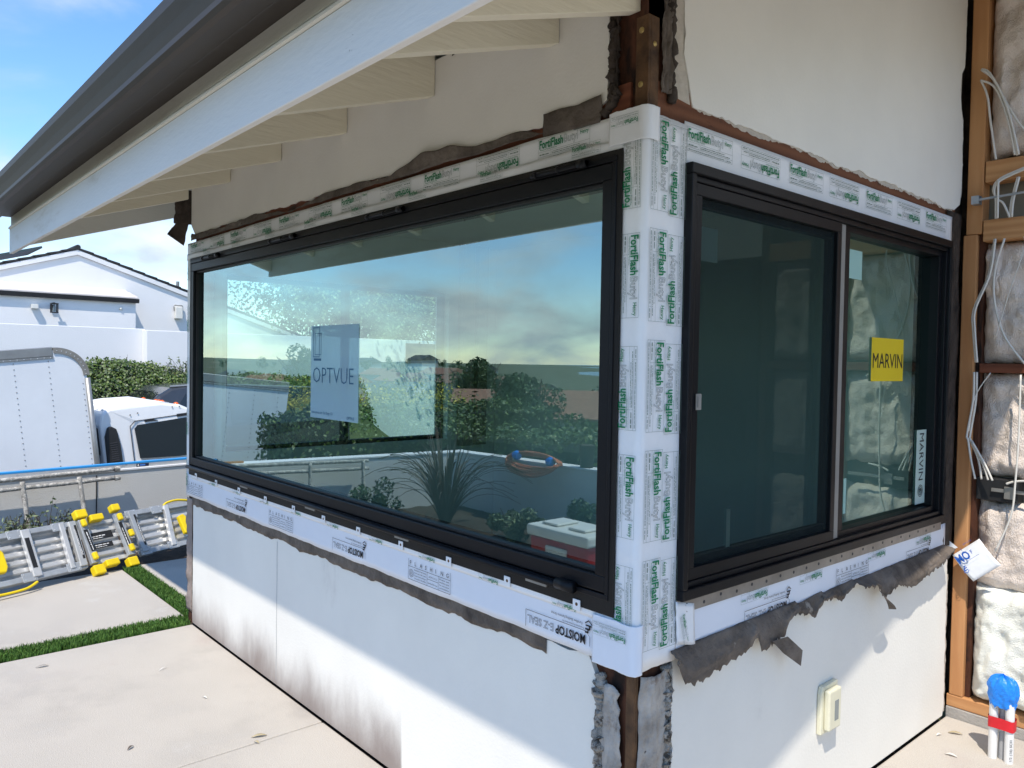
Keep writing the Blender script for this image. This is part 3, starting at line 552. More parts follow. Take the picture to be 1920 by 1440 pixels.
# torn, curled paper under the side window
def torn(name, y0, y1, ztop, prof, seed, curl, mt=felt):
    m = MB(); n = max(12, int((y1-y0)*130))
    def fn(u, v):
        y = y0+(y1-y0)*u; L = np.interp(u, [q[0] for q in prof], [q[1] for q in prof])*.84+.013*fb(y*34, seed, 0, 5)+.004*random.uniform(-1, 1)*v
        s = v*L; zz = ztop+.012*u-s; ox = .014+curl*.62*math.sin(min(1.25, v*1.35)*1.5)*(.6+.4*fb(y*3, seed+2)+.3)+.005*fb(y*9, v*4, seed)
        return (ox, y+.012*fb(v*4, seed, u*3), zz)
    m.grid(fn, n, 12); return m.build(name, mt, house, smooth=True, recalc=False, solid=.0012)
torn('torn_building_paper', .135, .80, .772, [(0, .035), (.06, .11), (.10, .128), (.3, .115), (.52, .10), (.60, .055), (.64, .12), (.86, .10), (.90, .055), (1, .03)], 41, .045)
torn('torn_building_paper', .80, .98, .772, [(0, .03), (.3, .055), (.62, .075), (.8, .05), (1, .015)], 42, .028)
torn('torn_building_paper', .96, 1.20, .776, [(0, .02), (.4, .04), (.55, .06), (.75, .04), (1, .012)], 43, .03)
torn('torn_building_paper', 1.20, 2.06, .782, [(0, .02), (.12, .03), (.24, .12), (.34, .075), (.5, .115), (.7, .09), (.9, .06), (1, .02)], 44, .085)
m = MB(); m.add([(.050, .600, .705), (.052, .690, .700), (.060, .770, .640), (.058, .765, .590), (.055, .66, .655)], [(0, 1, 2, 3, 4)]); m.build('torn_paper_tab', felt, house, solid=.002, recalc=False)
m = MB(); m.grid(lambda u, v: (.07+.02*v-.03*u*u, 1.30+.16*u+.02*v, .745-.11*u-.035*v*(1-u)), 8, 3); m.build('torn_paper_tab', felt, house, solid=.002, recalc=False)

# --- white flashing membrane with its print
def lblL(par_, x, z, ang=0, s=1, me=FORTI, name='printed_label', y=-.0155): inst(me, name, par_, on_left(x, z, y, ang, s))
def lblR(par_, y, z, ang=0, s=1, me=FORTI, name='printed_label', x=.0155): inst(me, name, par_, on_right(y, z, x, ang, s))
ft = strip('flashing_strip', memb, -3.385, -.060, 2.214, 2.135, 51, 'L', off=.0095, amp=.0018, jb=.0, jt=.003, n=120)
fl2 = strip('flashing_strip', memb, -3.385, -.062, 2.152, 2.116, 52, 'L', off=.0130, amp=.0026, jb=0, jt=.006, n=160, nv=3)
x = -.392
for k in range(11):
    if k % 2 == 0: lblL(ft, x, 2.147+.001*random.uniform(-1, 1), random.uniform(-.01, .01), .98, y=-.0145)
    else: lblL(ft, x+.212, 2.210, math.pi+random.uniform(-.01, .01), .98, y=-.0145)
    x -= .292+random.uniform(-.006, .006)
x = -.25
for k in range(8): lblL(fl2, x, 2.128, 0, .52, y=-.0185); x -= .41
m = MB(); m.grid(lambda u, v: (-3.387+v*.062, -.0095-.001*fb(u*9, v*3), .752+u*1.463), 50, 3); fv = m.build('flashing_strip', memb, house, smooth=True, recalc=False, solid=.0012)
z = .80
for k in range(5): lblL(fv, -3.338, z, math.pi/2, .72, y=-.0145); z += .30
sill = strip('sill_flashing', memb2, -3.383, -.060, .882, .746, 54, 'L', off=.0095, amp=.0016, jb=.005, n=130)
for x in (-.135, -1.335, -2.49): lblL(sill, x-.03, .838, math.pi, 1.0, MOIST, 'printed_label', y=-.0142)
for x in (-1.045, -2.235, -3.37): lblL(sill, x, .764, .0, 1.0, FLASHP, 'printed_label', y=-.0142)
sl2 = strip('sill_flashing', memb, -3.30, -.13, .884, .853, 55, 'L', off=.0125, amp=.0012, jb=.001, n=130, nv=3)
x = -.20
for k in range(9): lblL(sl2, x, .882, math.pi, .46, y=-.0162); x -= .34
# corner wrap
def wrap(name, a, b, z0, z1, o, seed, mt=memb, bot=.004):
    m = MB(); pts = []
    L1, L2 = a, b; nseg = 26
    def fn(u, v):
        s = -L1+(L1+L2)*u; z = z0+bot*fb(s*25, seed)+(z1-z0)*v; oo = o+.0014*fb(s*14, z*3, seed)
        if s < -.006: return (s, -oo, z)
        if s > .006: return (oo, s, z)
        t = (s+.006)/.012*math.pi/2; return (oo*math.sin(t)+(-.006+.006*math.sin(t))*(1-math.sin(t)), -oo*math.cos(t), z)
    m.grid(fn, nseg, 40); return m.build(name, mt, house, smooth=True, recalc=False, solid=.0012)
cw = wrap('corner_flashing', .068, .162, .742, 2.205, .0105, 61)
for k in range(5):
    z = .80+k*.29
    lblL(cw, -.066, z+.225, -math.pi/2, 1.04, y=-.0155) if k % 2 else lblL(cw, .0, z, math.pi/2, 1.04, y=-.0155)
for k in range(5):
    z = .768+k*.29
    lblR(cw, .006, z+.21+.06, -math.pi/2, 1.14, x=.0162)
    lblR(cw, .155, z+.02, math.pi/2, 1.14, x=.0162)
# overlapping patches at top and bottom of the corner
pt = wrap('corner_patch', .112, .035, 2.135, 2.222, .0170, 62); lblL(pt, -.008, 2.208, math.pi, .45, y=-.0215)
m = MB(); m.grid(lambda u, v: (.0165+.002*fb(u*8, v*6), .150+.085*u+.01*v, .905-.12*v-.02*u), 8, 8); o = m.build('corner_patch', memb, house, smooth=True, recalc=False, solid=.0012); lblR(o, .165, .86, -1.3, .40, x=.0205)
pb = wrap('corner_patch', .135, .012, .735, .868, .0172, 63, memb2); lblL(pb, -.012, .852, math.pi, .56, y=-.0217)
# side window strips
frt = strip('flashing_strip', memb, .150, 2.052, 2.214, 2.098, 56, 'R', off=.0095, amp=.0014, jb=0, n=90)
y = .118
for k in range(9):
    if y > 1.86: break
    if k % 2 == 0: lblR(frt, y+.04, 2.136, 0, 1.02, x=.0142)
    else: lblR(frt, y+.25, 2.200, math.pi, 1.02, x=.0142)
    y += .268
frs = strip('sill_flashing', memb2, .150, 2.085, .884, .757, 57, 'R', off=.0095, amp=.0016, jb=.005, n=90)
lblR(frs, .745, .835, math.pi, 1.0, MOIST, x=.0145); lblR(frs, 1.90, .842, math.pi, .92, MOIST, x=.0145); lblR(frs, 1.08, .772, 0, 1.0, FLASHP, x=.0145)
for y in (.43, .78, 1.28, 1.72): lblR(frs, y+.2, .878, math.pi, .72, x=.0142)

# --- big awning window facing the yard
winL = MB(); x0, x1, z0, z1 = -3.325, -.061, .8744, 2.1227
winL.box((x0, -.0178, z0), (x1, -.0145, z0+.052)); winL.box((x0, -.0178, z1-.030), (x1, -.0145, z1)); winL.box((x0, -.0178, z0+.052), (x0+.022, -.0145, z1-.030)); winL.box((x1-.024, -.0178, z0+.052), (x1, -.0145, z1-.030))
wl = winL.build('awning_window', blackfin, house)
def ring(mb, x0, x1, z0, z1, wx, wz, y0, y1, plane='L'):
    def bb(a, b): 
        if plane == 'L': mb.box((a[0], y0, a[1]), (b[0], y1, b[1]))
        else: mb.box((y0, a[0], a[1]), (y1, b[0], b[1]))
    bb((x0, z0), (x1, z0+wz)); bb((x0, z1-wz), (x1, z1)); bb((x0, z0+wz), (x0+wx, z1-wz)); bb((x1-wx, z0+wz), (x1, z1-wz))
f = MB(); ring(f, -3.312, -.080, .915, 2.108, .013, .015, -.0215, .07); f.build('frame', blackal, wl, bevel=.002)
f = MB(); ring(f, -3.300, -.093, .934, 2.090, .036, .044, -.0205, .055); f.build('sash', blackal, wl, bevel=.003)
f = MB(); ring(f, -3.2638, -.1292, .9782, 2.0458, .008, .010, -.004, .05); f.build('glazing_bead', blackpl, wl, bevel=.002)
MB().add([(-3.26, .010, .98), (-.13, .010, .98), (-.13, .010, 2.045), (-3.26, .010, 2.045)], [(0, 1, 2, 3)]).build('glass_pane', glassL, wl, recalc=False)
for (a, b) in ((-.40, -.18), (-1.34, -1.09), (-2.22, -1.96), (-3.10, -2.86)):
    h = MB(); h.cyl((a, -.030, 2.102), (b, -.030, 2.102), .0075, 10); h.cyl((b-.03, -.031, 2.102), (b, -.031, 2.102), .0125, 12); h.cyl((a, -.031, 2.102), (a+.02, -.031, 2.102), .0095, 12); h.cyl(((a+b)/2-.004, -.031, 2.102), ((a+b)/2+.004, -.031, 2.102), .0095, 12); h.build('hinge', blackal, wl, smooth=True)
h = MB(); h.cyl((-3.318, -.030, .921), (-.20, -.030, .921), .0105, 10); h.build('drip_rail', blackal, wl, smooth=True)
for x in (-.225,):
    h = MB(); h.cyl((x-.035, -.034, .928), (x+.03, -.034, .928), .0165, 14); h.build('rail_bracket', blackal, wl, smooth=True)
for x in (-.36, -1.08, -1.80, -2.52): MB().box((x-.045, -.024, .900), (x+.045, -.0185, .913)).build('weep_cover', stile, wl, bevel=.001)
for x in (-3.203, -2.895, -2.584, -2.263, -1.963, -1.68, -1.392, -1.087, -.794, -.492, -.195):
    t = MB(); t.box((x-.014, -.0215, .862), (x+.014, -.0185, .893)); tb = t.build('nail_tab', memb, wl, bevel=.001)
    MB().dome((x+.001, -.0215, .880), .0052, (0, -1, 0), 8, 2, .4).build('nail_head', rust, tb)
# film sheet and label on the inside of the glass
fs = MB().box((-1.864, .0080, 1.299), (-1.453, .0088, 1.699)).build('film_sticker', sheetfilm, wl)
m = MB(); put(m, 'OPTVUE', 0, 0, .098, 0, width=.352, bold=-.012); frame(m, .0, .035+.075, .058, .035+.205, .0035); frame(m, .016, .035+.085, .074, .035+.180, .0025); rect(m, .006, .020+.075, .074, .030+.075)
put(m, 'www.optvue.com  San Diego, CA', -.01, -.135, .018, 0, width=.19); put(m, 'OPTVUE', .30, -.145, .018, 0, width=.06)
inst(m.mesh('opt_print', [mat('teal_ink', (.02, .10, .19), .6, .1, 9)]), 'printed_label', fs, on_left(-1.842, 1.4525, .0070))
# pale clip marks on the lining, window film edge
# --- sliding window in the side wall
wr = MB(); wr.box((.0145, .152, .866), (.0165, 2.02, .906)); wr = wr.build('sliding_window', finmetal, house)
hm = MB()
y = .20
while y < 2.0: hm.cyl((.0162, y, .884+.004*math.sin(y*40)), (.0172, y, .884+.004*math.sin(y*40)), .0052, 10); y += .083
hm.build('fin_hole', seam, wr)
f = MB(); ring(f, .156, 2.006, .906, 2.1025, .022, .030, -.08, .036, 'R'); f.build('frame', blackal, wr, bevel=.003)
f = MB(); ring(f, .179, 1.985, .937, 2.072, .016, .016, -.075, .024, 'R'); f.build('frame_stop', blackal, wr, bevel=.002)
f = MB(); ring(f, .196, 1.042, .954, 2.055, .030, .034, -.004, .020, 'R'); f.build('screen_frame', blackal, wr, bevel=.002)
MB().add([(.006, .226, .988), (.006, 1.012, .988), (.006, 1.012, 2.021), (.006, .226, 2.021)], [(0, 1, 2, 3)]).build('insect_screen', screenm, wr, recalc=False)
f = MB(); ring(f, .196, 1.088, .954, 2.055, .045, .050, -.045, -.012, 'R'); f.build('sash', blackal, wr, bevel=.002)
MB().add([(-.03, .24, 1.0), (-.03, 1.044, 1.0), (-.03, 1.044, 2.006), (-.03, .24, 2.006)], [(0, 1, 2, 3)]).build('glass_pane', glassR, wr, recalc=False)
MB().box((-.046, 1.044, .954), (.014, 1.083, 2.055)).build('meeting_stile', stile, wr, bevel=.003)
f = MB(); ring(f, 1.090, 1.984, .938, 2.071, .042, .036, -.060, .006, 'R'); f.build('sash', blackal, wr, bevel=.002)
MB().add([(-.03, 1.131, .973), (-.03, 1.943, .973), (-.03, 1.943, 2.036), (-.03, 1.131, 2.036)], [(0, 1, 2, 3)]).build('glass_pane', glassR, wr, recalc=False)
MB().box((.021, .212, 1.43), (.025, .236, 1.475)).box((.0255, .217, 1.438), (.028, .231, 1.467)).build('screen_latch', stile, wr, bevel=.001)
def stickR(name, mt, y0, z0, y1, z1, x=-.040): return MB().box((x, y0, z0), (x-.0008, y1, z1)).build(name, mt, wr)
sm_ = -.0262
stickR('film_label', tealfilm, .27, 1.855, .369, 1.952, -.0262+.0008); stickR('film_label', tealfilm, 1.192, 1.882, 1.296, 1.987, -.0254)
ys = stickR('yellow_sticker', yellowst, 1.396, 1.506, 1.683, 1.674, -.0250)
m = MB(); put(m, 'MARVIN', 0, 0, .082, 0, width=.265); inst(m.mesh('m_print', [black_ink]), 'printed_label', ys, on_right(1.407, 1.558, -.0240))
vsx = stickR('white_sticker', film('white_film', (.66, .78, .74), .9), 1.843, .985, 1.941, 1.299, -.0250)
m = MB(); put(m, 'MARVIN', 0, 0, .062, 0, width=.20)
n = 20
for r_ in (.026, .019, .012): m.add([(.245+r_*math.cos(a*2*math.pi/n), .02+r_*math.sin(a*2*math.pi/n), 0) for a in range(n)]+[(.245+(r_-.003)*math.cos(a*2*math.pi/n), .02+(r_-.003)*math.sin(a*2*math.pi/n), 0) for a in range(n)], [(i, (i+1) % n, n+(i+1) % n, n+i) for i in range(n)])
put(m, 'R', .237, .010, .026, 0, bold=.02)
inst(m.mesh('mv_print', [black_ink]), 'printed_label', vsx, on_right(1.872, 1.285, -.0240, -math.pi/2))
for y, z in ((.45, .99), (1.20, 1.02)): stickR('spacer_strip', tealfilm, y, z, y+.02, z+.13, -.0254)
# --- jamb paper right of the window
crinkle('jamb_paper', feltd, lambda u, v: ((.002+.004*math.sin(v*3), 2.01+v*.165, .78+u*1.46), (1, 0, 0)), 71, nu=50, nv=8, amp=.006)

# --- stripped stud wall
MB().box((-.13, 2.285, 0), (.005, 2.30, 3.5)).box((-.060, 2.152, .0), (-.0285, 2.184, 3.4)).build('wall_sheathing', feltd, house)
MB().box((.010, 2.190, .100), (.066, 2.275, 2.150)).build('stud', fir, house, bevel=.004)
MB().box((.018, 2.195, 2.152), (.082, 2.278, 3.40)).build('stud', fir, house, bevel=.004)
MB().box((.067, 2.216, .100), (.086, 2.300, 2.150)).build('stud', oldwood, house)
MB().box((-.0, 2.190, .046), (.92, 2.29, .099)).build('sill_plate', firx, house, bevel=.004)
MB().box((-.0, 2.186, -.05), (.92, 2.30, .0445)).build('curb', curbm, house, bevel=.004)
for x in (.47, .88): MB().box((x, 2.192, .100), (x+.040, 2.29, 3.5)).build('stud', fir if x < .6 else oldwood, house, bevel=.003)
for (x0, x1) in ((.087, .469), (.511, .879)):
    if x0 < .1: x_ = .084
    MB().box((x0, 2.196, 2.372), (x1, 2.275, 2.464)).build('blocking', firx, house, bevel=.004)
    MB().box((x0, 2.190, 2.116), (x1, 2.275, 2.209)).build('blocking', firx, house, bevel=.004)
    MB().box((x0, 2.200, 1.546), (x1, 2.285, 1.586)).build('blocking', oldwoodxx, house, bevel=.003)
MB().box((.0, 2.302, 0), (.93, 2.315, 3.6)).build('drywall_back', drywalld, house)
def batt(x0, x1, z0, z1, bulge, seed, mt=insul, base=2.270):
    m = MB(); nx, nz_ = int((x1-x0)/.009), int((z1-z0)/.009)
    def fn(u, v):
        e = min(1, min(u, 1-u)*7)*min(1, min(v, 1-v)*((z1-z0)/.05)); e = e**.5
        x = x0+(x1-x0)*u; z = z0+(z1-z0)*v
        d = bulge*e*(.75+.35*fb(x*7+seed, z*5, seed, 3))+.016*fb(x*15, z*11+seed, 2, 3)*e+.004*fb(x*50, z*36, seed, 4)*e
        return (x+.008*fb(z*14, seed)*(1-min(1, min(u, 1-u)*10)), base-d, z+.012*fb(x*16, seed+4)*(1-min(1, min(v, 1-v)*12)))
    m.grid(fn, nx, nz_); return m.build('insulation_batt', mt, house, smooth=True, recalc=False)
for (x0, x1) in ((.083, .470), (.510, .880)):
    s = x0*10
    batt(x0, x1, 2.485, 3.30, .085, 3+s); batt(x0, x1, 1.590, 2.112, .068, 5+s); batt(x0, x1, 1.095, 1.544, .062, 7+s); batt(x0, x1, .60, .985, .066, 9+s); batt(x0, x1, .100, .612, .125, 11+s, insulw)
batt(.085, .16, 1.86, 2.10, .09, 33)
bb = MB().box((.088, 2.205, .990), (.250, 2.285, 1.088)).build('junction_box', blackpl, house, bevel=.004)
MB().box((.152, 2.192, 1.033), (.42, 2.198, 1.048)).build('strap', finmetal, bb, bevel=.001); MB().box((.203, 2.186, 1.008), (.240, 2.191, 1.060)).build('strap', finmetal, bb, bevel=.001)
t_ = MB(); t_.cyl((.066, 2.160, 2.294), (.47, 2.165, 2.312), .0055, 8); t_.box((.050, 2.150, 2.276), (.080, 2.188, 2.312)); t_.build('tie_rod', mat('zinc', (.42, .47, .52), .4, .2, 20, metal=.7), house)
CAB = [([(0.068, 2.86), (0.1, 2.835), (0.144, 2.744), (0.188, 2.649), (0.236, 2.567), (.30, 2.50)], 1), ([(0.068, 2.857), (0.119, 2.797), (0.17, 2.666), (0.216, 2.461)], 1), ([(0.068, 2.81), (0.126, 2.762), (0.177, 2.619), (0.208, 2.463)], 1), ([(0.074, 2.85), (0.125, 2.79), (0.18, 2.65), (0.224, 2.461)], 1),
 ([(0.068, 2.81), (0.094, 2.737), (0.109, 2.627), (0.135, 2.46)], 1), ([(0.26, 2.41), (0.155, 2.374), (0.130, 2.331), (0.146, 2.289), (0.17, 2.266), (0.195, 2.205)], 1), ([(0.26, 2.402), (0.16, 2.366), (0.136, 2.331), (0.142, 2.28), (.144, 2.205)], 1), ([(0.150, 2.37), (0.152, 2.205)], 1), ([(0.219, 2.37), (0.199, 2.275), (0.195, 2.205)], 1), ([(0.226, 2.37), (0.207, 2.275), (0.203, 2.205)], 1),
 ([(0.142, 2.118), (0.123, 1.965), (0.07, 1.82), (0.071, 1.725), (0.085, 1.590)], 1), ([(0.147, 2.118), (0.129, 1.965), (0.078, 1.82), (0.079, 1.725), (0.092, 1.590)], 1), ([(0.178, 2.118), (0.146, 1.99), (0.147, 1.857), (0.187, 1.709), (0.265, 1.590), (.33, 1.52)], 1), ([(0.251, 2.118), (0.251, 2.059), (0.21, 1.913), (0.158, 1.703)], .5), ([(0.144, 1.546), (0.087, 1.44), (0.067, 1.289)], .5),
 ([(0.081, 1.548), (0.081, 1.426), (0.061, 1.275), (0.066, 1.25), (0.081, 1.16), (0.099, 1.083)], 1), ([(0.088, 1.548), (0.088, 1.426), (0.070, 1.275), (0.072, 1.25), (0.105, 1.169), (0.12, 1.083)], 1), ([(0.078, 1.248), (0.127, 1.145), (0.147, 1.083)], 1), ([(0.082, 1.242), (0.133, 1.152), (0.165, 1.083)], 1), ([(0.258, 1.54), (0.258, 1.277), (0.252, 1.093), (0.24, 0.946), (0.186, 0.783)], .9), ([(.215, 1.075), (.25, 1.09), (.31, 1.10)], 1)]
CL = ['arching from the stud across the top batt, outermost', 'arching down the top batt, second from the stud', 'dropping from the lower hole to the block', 'hugging the bunch on the top batt', 'hanging nearest the stud on the top batt', 'looping behind the tie rod towards the right', 'looping just inside the other behind the tie rod', 'running straight down between the two blocks', 'running slanted between the two blocks', 'running slanted rightmost between the two blocks', 'bending to the stud above the dark block', 'bending beside its twin above the dark block', 'sweeping across the middle batt to the right', 'thin, slanted over the middle batt', 'thin, curving below the dark block', 'fanning leftmost into the black box', 'fanning second into the black box', 'fanning third into the black box', 'fanning rightmost into the black box', 'hanging long past the black box', 'entering the black box from the right']
def smooth(pts, k=6):
    P = [Vector(p) for p in pts]; o = []
    for i in range(len(P)-1):
        a, b, c, d = P[max(i-1, 0)], P[i], P[i+1], P[min(i+2, len(P)-1)]
        for j in range(k):
            t = j/k; o.append(.5*((2*b)+(c-a)*t+(2*a-5*b+4*c-d)*t*t+(3*b-a-3*c+d)*t**3))
    return o+[P[-1]]
for i, ((pts, k), l) in enumerate(zip(CAB, CL)):
    q = smooth([(a, 2.170-.004*(i % 4), b) for a, b in pts]); o = MB().tube(q, .0046*k, 7).build('electrical_cable', cablem, smooth=True)
    tag(o, 'white electrical cable '+l, 'cable', 'white cables in the open stud bay')
# dark sliding door further along, and the wall beyond it
dr = MB(); ring(dr, .94, 3.30, .02, 2.15, .06, .06, 2.20, 2.28, 'L'); dr.box((2.30, 2.20, .08), (2.37, 2.28, 2.09)); dd = dr.build('patio_door', blackal, house)
MB().box((1.0, 2.235, .08), (3.24, 2.241, 2.09)).build('glass_pane', mat('dark_door_glass', (.010, .016, .017), .05, .1, 3, spec=.5), dd)
MB().box((.922, 2.19, 2.152), (3.33, 2.30, 3.6)).box((3.30, 2.19, 0), (6.0, 2.30, 3.6)).build('side_wing_wall', stucco_r, house)

# --- roof: rafters, fascia, gutter, deck
bargem = mat('barge_paint', (.70, .675, .60), .65, .05, 2.5, .15, 90, spec=.3, stretch=(1, .25, 1))
def rafter(x, y0, y1, wd=.040, dep=.148, name='rafter', mt=cream, dz=0): 
    return MB().prism([(y0, rb(y0)+dz), (y1, rb(y1)+dz), (y1, rb(y1)+dep), (y0, rb(y0)+dep)], lambda a, b, t: (t, a, b), x-wd/2, x+wd/2).build(name, mt, house, bevel=.002)
YF = -.772
for x in (-.345, -.96, -1.57, -2.18, -2.79): rafter(x, YF+.002, -.002)
rafter(-.060, YF+.002, .10); rafter(.35, YF+.002, 5.0); rafter(-3.40, YF+.002, -.01)
rafter(-4.055, YF+.002, 5.0, .045, .148, 'barge_board', bargem, -.048); rafter(.744, YF+.002, 5.0, .045, .17, 'barge_board', bargem)
xL, xR = -4.09, .768
MB().box((xL, YF-.020, 2.142), (xR, YF, 2.282)).build('fascia_board', fasciam, house, bevel=.003)
MB().prism([(YF-.020, 2.283), (YF-.026, 2.286), (YF-.026, 2.293), (YF-.014, 2.308), (YF, 2.308), (YF, 2.283)], lambda a, b, t: (t, a, b), xL, xR).build('fascia_moulding', mat('moulding_paint', (.72, .67, .58), .6, .05, 3, .1, 60), house)
MB().box((xL, YF-.013, 2.309), (xR, YF, 2.44)).build('fascia_board', fascia2, house, bevel=.003)
prof = [(-.848, 2.341), (-.916, 2.324), (-.930, 2.327), (-.938, 2.337), (-.938, 2.352), (-.950, 2.380), (-.964, 2.408), (-.966, 2.434), (-.959, 2.434), (-.957, 2.410), (-.943, 2.382), (-.932, 2.354), (-.932, 2.341), (-.926, 2.334), (-.914, 2.331), (-.848, 2.347)]
gt = MB().prism(prof, lambda a, b, t: (t, a, b), xL-.01, xR+.01).build('gutter', gutterm, house, smooth=False)
MB().box((xL, YF-.075, 2.355), (xR, YF-.0135, 2.372)).box((xL-.01, -.847, 2.342), (xR+.01, -.842, 2.45)).build('gutter_back', gutterm, gt)
MB().prism(prof[:8]+[(-.848, 2.434)], lambda a, b, t: (t, a, b), xL-.013, xL-.011).build('gutter_end_cap', gutterm, gt)
MB().prism([(YF-.012, rb(YF)+.150), (5.2, rb(5.2)+.150), (5.2, rb(5.2)+.172), (YF-.012, rb(YF)+.172)], lambda a, b, t: (t, a, b), xL, xR).build('roof_deck', deckm, house)
MB().prism([(YF-.03, rb(YF)+.174), (5.2, rb(5.2)+.174), (5.2, rb(5.2)+.20), (YF-.03, rb(YF)+.20)], lambda a, b, t: (t, a, b), xL-.01, xR+.01).build('roof_covering', roofm, house)
MB().prism([(2.3, 0), (5.0, 0), (5.0, rb(5.0)+.148), (2.3, rb(2.3)+.148)], lambda a, b, t: (t, a, b), -3.37, -.13).build('rear_block', stucco_r, house)
MB().box((-.03, 1.235, 2.930), (.72, 1.275, 3.06)).build('outlooker', cream, house, bevel=.003)
m = MB(); m.add([(-.845, -.002, 2.64), (-.842, -.002, 2.585), (-.82, -.002, 2.590), (-.735, -.002, 2.64)], [(0, 1, 2, 3)]); m.build('vent_hole', feltd, house, recalc=False)
# hairline seam down the lower wall
m = MB(); m.grid(lambda u, v: (-2.170+.002*fb(u*6, 2)+(v-.5)*.005, -.0006, .03+u*.66), 30, 1); m.build('wall_seam', seam_stain, house, recalc=False)
# outlet cover on the side wall
oc = thing('outlet_cover', 'ivory weatherproof outlet cover low on the side wall', 'outlet cover', (.0, 1.05, .36))
MB().prism([(-.058, -.085), (.052, -.085), (.060, -.06), (.060, .085), (-.050, .085), (-.058, .06)], lambda a, b, t: (t, 1.05+a, .36+b), .001, .018).build('back_plate', ivory, oc, bevel=.004)
c_ = MB().prism([(-.042, -.07), (.044, -.07), (.044, .072), (-.042, .072)], lambda a, b, t: (t, 1.05+a, .36+b), .018, .040).build('hinged_cover', ivory, oc, bevel=.006)
MB().box((.0402, 1.045, .322), (.0410, 1.073, .392)).build('cover_window', lampglass, c_)
# torn piece of flashing hanging at the stud
sc_ = thing('flashing_scrap', 'torn white flashing scrap with blue lettering hanging by the stud', 'flashing scrap', (.10, 2.15, .75))
def P2(a, b, d=0): return (.06+a*.115+b*.062, 2.158-.02*a+d, .807-a*.118+b*.085-.012*math.sin(a*3))
quad = [(.0, .0), (.0, 1.0), (1.0, 1.0), (1.02, 0.0)]
m = MB(); m.grid(lambda u, v: (.022+u*.090+v*.100, 2.150-.018*math.sin(u*2.5)+.012*v, .735-u*.095+v*.090), 10, 10); sp = m.build('sheet', memb, sc_, smooth=True, recalc=False, solid=.0012)
m = MB(); put(m, 'MO', .006, .036, .062, 0, width=.074, bold=.03); rect(m, .0, .028, .12, .0295); put(m, 'F', .092, .050, .026, 0, bold=.02); put(m, '1', .060, .088, .018, 0, bold=.02); logo(m, -.004, -.012, .030, 0); put(m, 'ASTM E 2112', .085, .105, .010, 0, width=.05)
U_ = Vector((.100, .012, .090)).normalized(); V_ = Vector((-.090, .0, .095)).normalized(); n_ = U_.cross(V_)
inst(m.mesh('scrap_print', [blue_ink]), 'printed_label', sp, Matrix.Translation((.086, 2.1195, .690)) @ Matrix((U_, V_, n_)).transposed().to_4x4() @ Matrix.Translation((-.01, .0, 0)) @ Matrix.Scale(.8, 4))
m = MB(); m.grid(lambda u, v: (.0+u*.045, 2.14, .805-u*.03-v*(1-u)*.06), 4, 4); m.build('torn_corner', memb, sc_, recalc=False, solid=.001)

# ================================================================== THINGS IN THE YARD
# conduit stubs
cs = thing('conduit_stub', 'three taped conduit stubs with blue cap and red band', 'conduit', (.295, 1.93, 0))
for (x, y, r_, mt, h) in ((.270, 1.925, .0165, pvc, .27), (.300, 1.945, .0165, pvcg, .30), (.327, 1.925, .0165, pvc, .27)):
    MB().cyl((x, y, -.02), (x, y, h), r_, 16).build('pipe', mt, cs, smooth=False)
m = MB()
def cap(u, v):
    a = u*2*math.pi; zz = .215+v*.125; k = math.sqrt(max(0, 1-max(0, (v-.45)/.55)**3))*(.86+.2*math.sin(v*2.6)); rr = 1+.12*fb(math.cos(a)*2.2+v*3, math.sin(a)*2.2, v*3.5, 4)
    return (.2985+math.cos(a)*.052*k*rr, 1.932+math.sin(a)*.036*k*rr, zz+.012*fb(math.cos(a)*3, math.sin(a)*3, 4))
m.grid(cap, 40, 18); m.build('blue_tape_cap', bluetape, cs, recalc=True)
m = MB()
def band(u, v):
    a = u*2*math.pi; c, s = math.cos(a), math.sin(a); e = .55
    return (.2985+.0475*math.copysign(abs(c)**e, c), 1.932+.0305*math.copysign(abs(s)**e, s), .128+.044*v+.002*math.sin(a*3))
m.grid(band, 40, 3); m.build('red_tape_band', redtape, cs, smooth=True)
m = MB(); put(m, '1/2 (16) SCH', 0, 0, .013, 0, width=.085); inst(m.mesh('pipe_print', [black_ink]), 'printed_label', cs, Matrix.Translation((.341, 1.9135, .012)) @ Matrix.Rotation(.75, 4, 'Z') @ Matrix.Rotation(math.pi/2, 4, 'X') @ Matrix.Rotation(math.pi/2, 4, 'Z'))

# folding aluminium work platform lying against the low wall
A = Vector((-4.49, -.78, .034)); U = (Vector((-4.82, .114, .034))-A).normalized(); back = Vector((-U.y, U.x, 0)); back = -back if back.x > 0 else back
V = back*math.sin(R(35))+Vector((0, 0, 1))*math.cos(R(35)); Nn = U.cross(V); Nn = -Nn if Nn.x < 0 else Nn
def LP(u, v, n=0): return A+U*u+V*v+Nn*n
fp = thing('folding_platform', 'folded aluminium work platform with yellow fittings leaning on low wall', 'work platform', A)
def lbox(mb, u0, u1, v0, v1, n0, n1, sh=0, mi=0): mb.obox(LP(u0, v0, n0), U*(u1-u0), V*(v1-v0)+U*sh, Nn*(n1-n0), mi); return mb
for (u0, u1) in ((-.16, .625), (.695, .930), (1.02, 1.80)):
    m = MB(); m.grid(lambda u, v: LP(u0+(u1-u0)*u, .06+v*.33, -.045+.011*(1 if math.sin(v*2*math.pi*5.5) > .25 else (-1 if math.sin(v*2*math.pi*5.5) < -.25 else math.sin(v*2*math.pi*5.5)*4))), 1, 88); m.build('deck_plank', alum, fp, recalc=False, solid=.003)
for (u0, u1) in ((-.16, .60), (1.03, 1.80)):
    lbox(MB(), u0, u1, .372, .410, -.05, .0).build('side_rail', alumg, fp, bevel=.004); lbox(MB(), u0, u1, .044, .082, -.05, .0).build('side_rail', alumg, fp, bevel=.004)
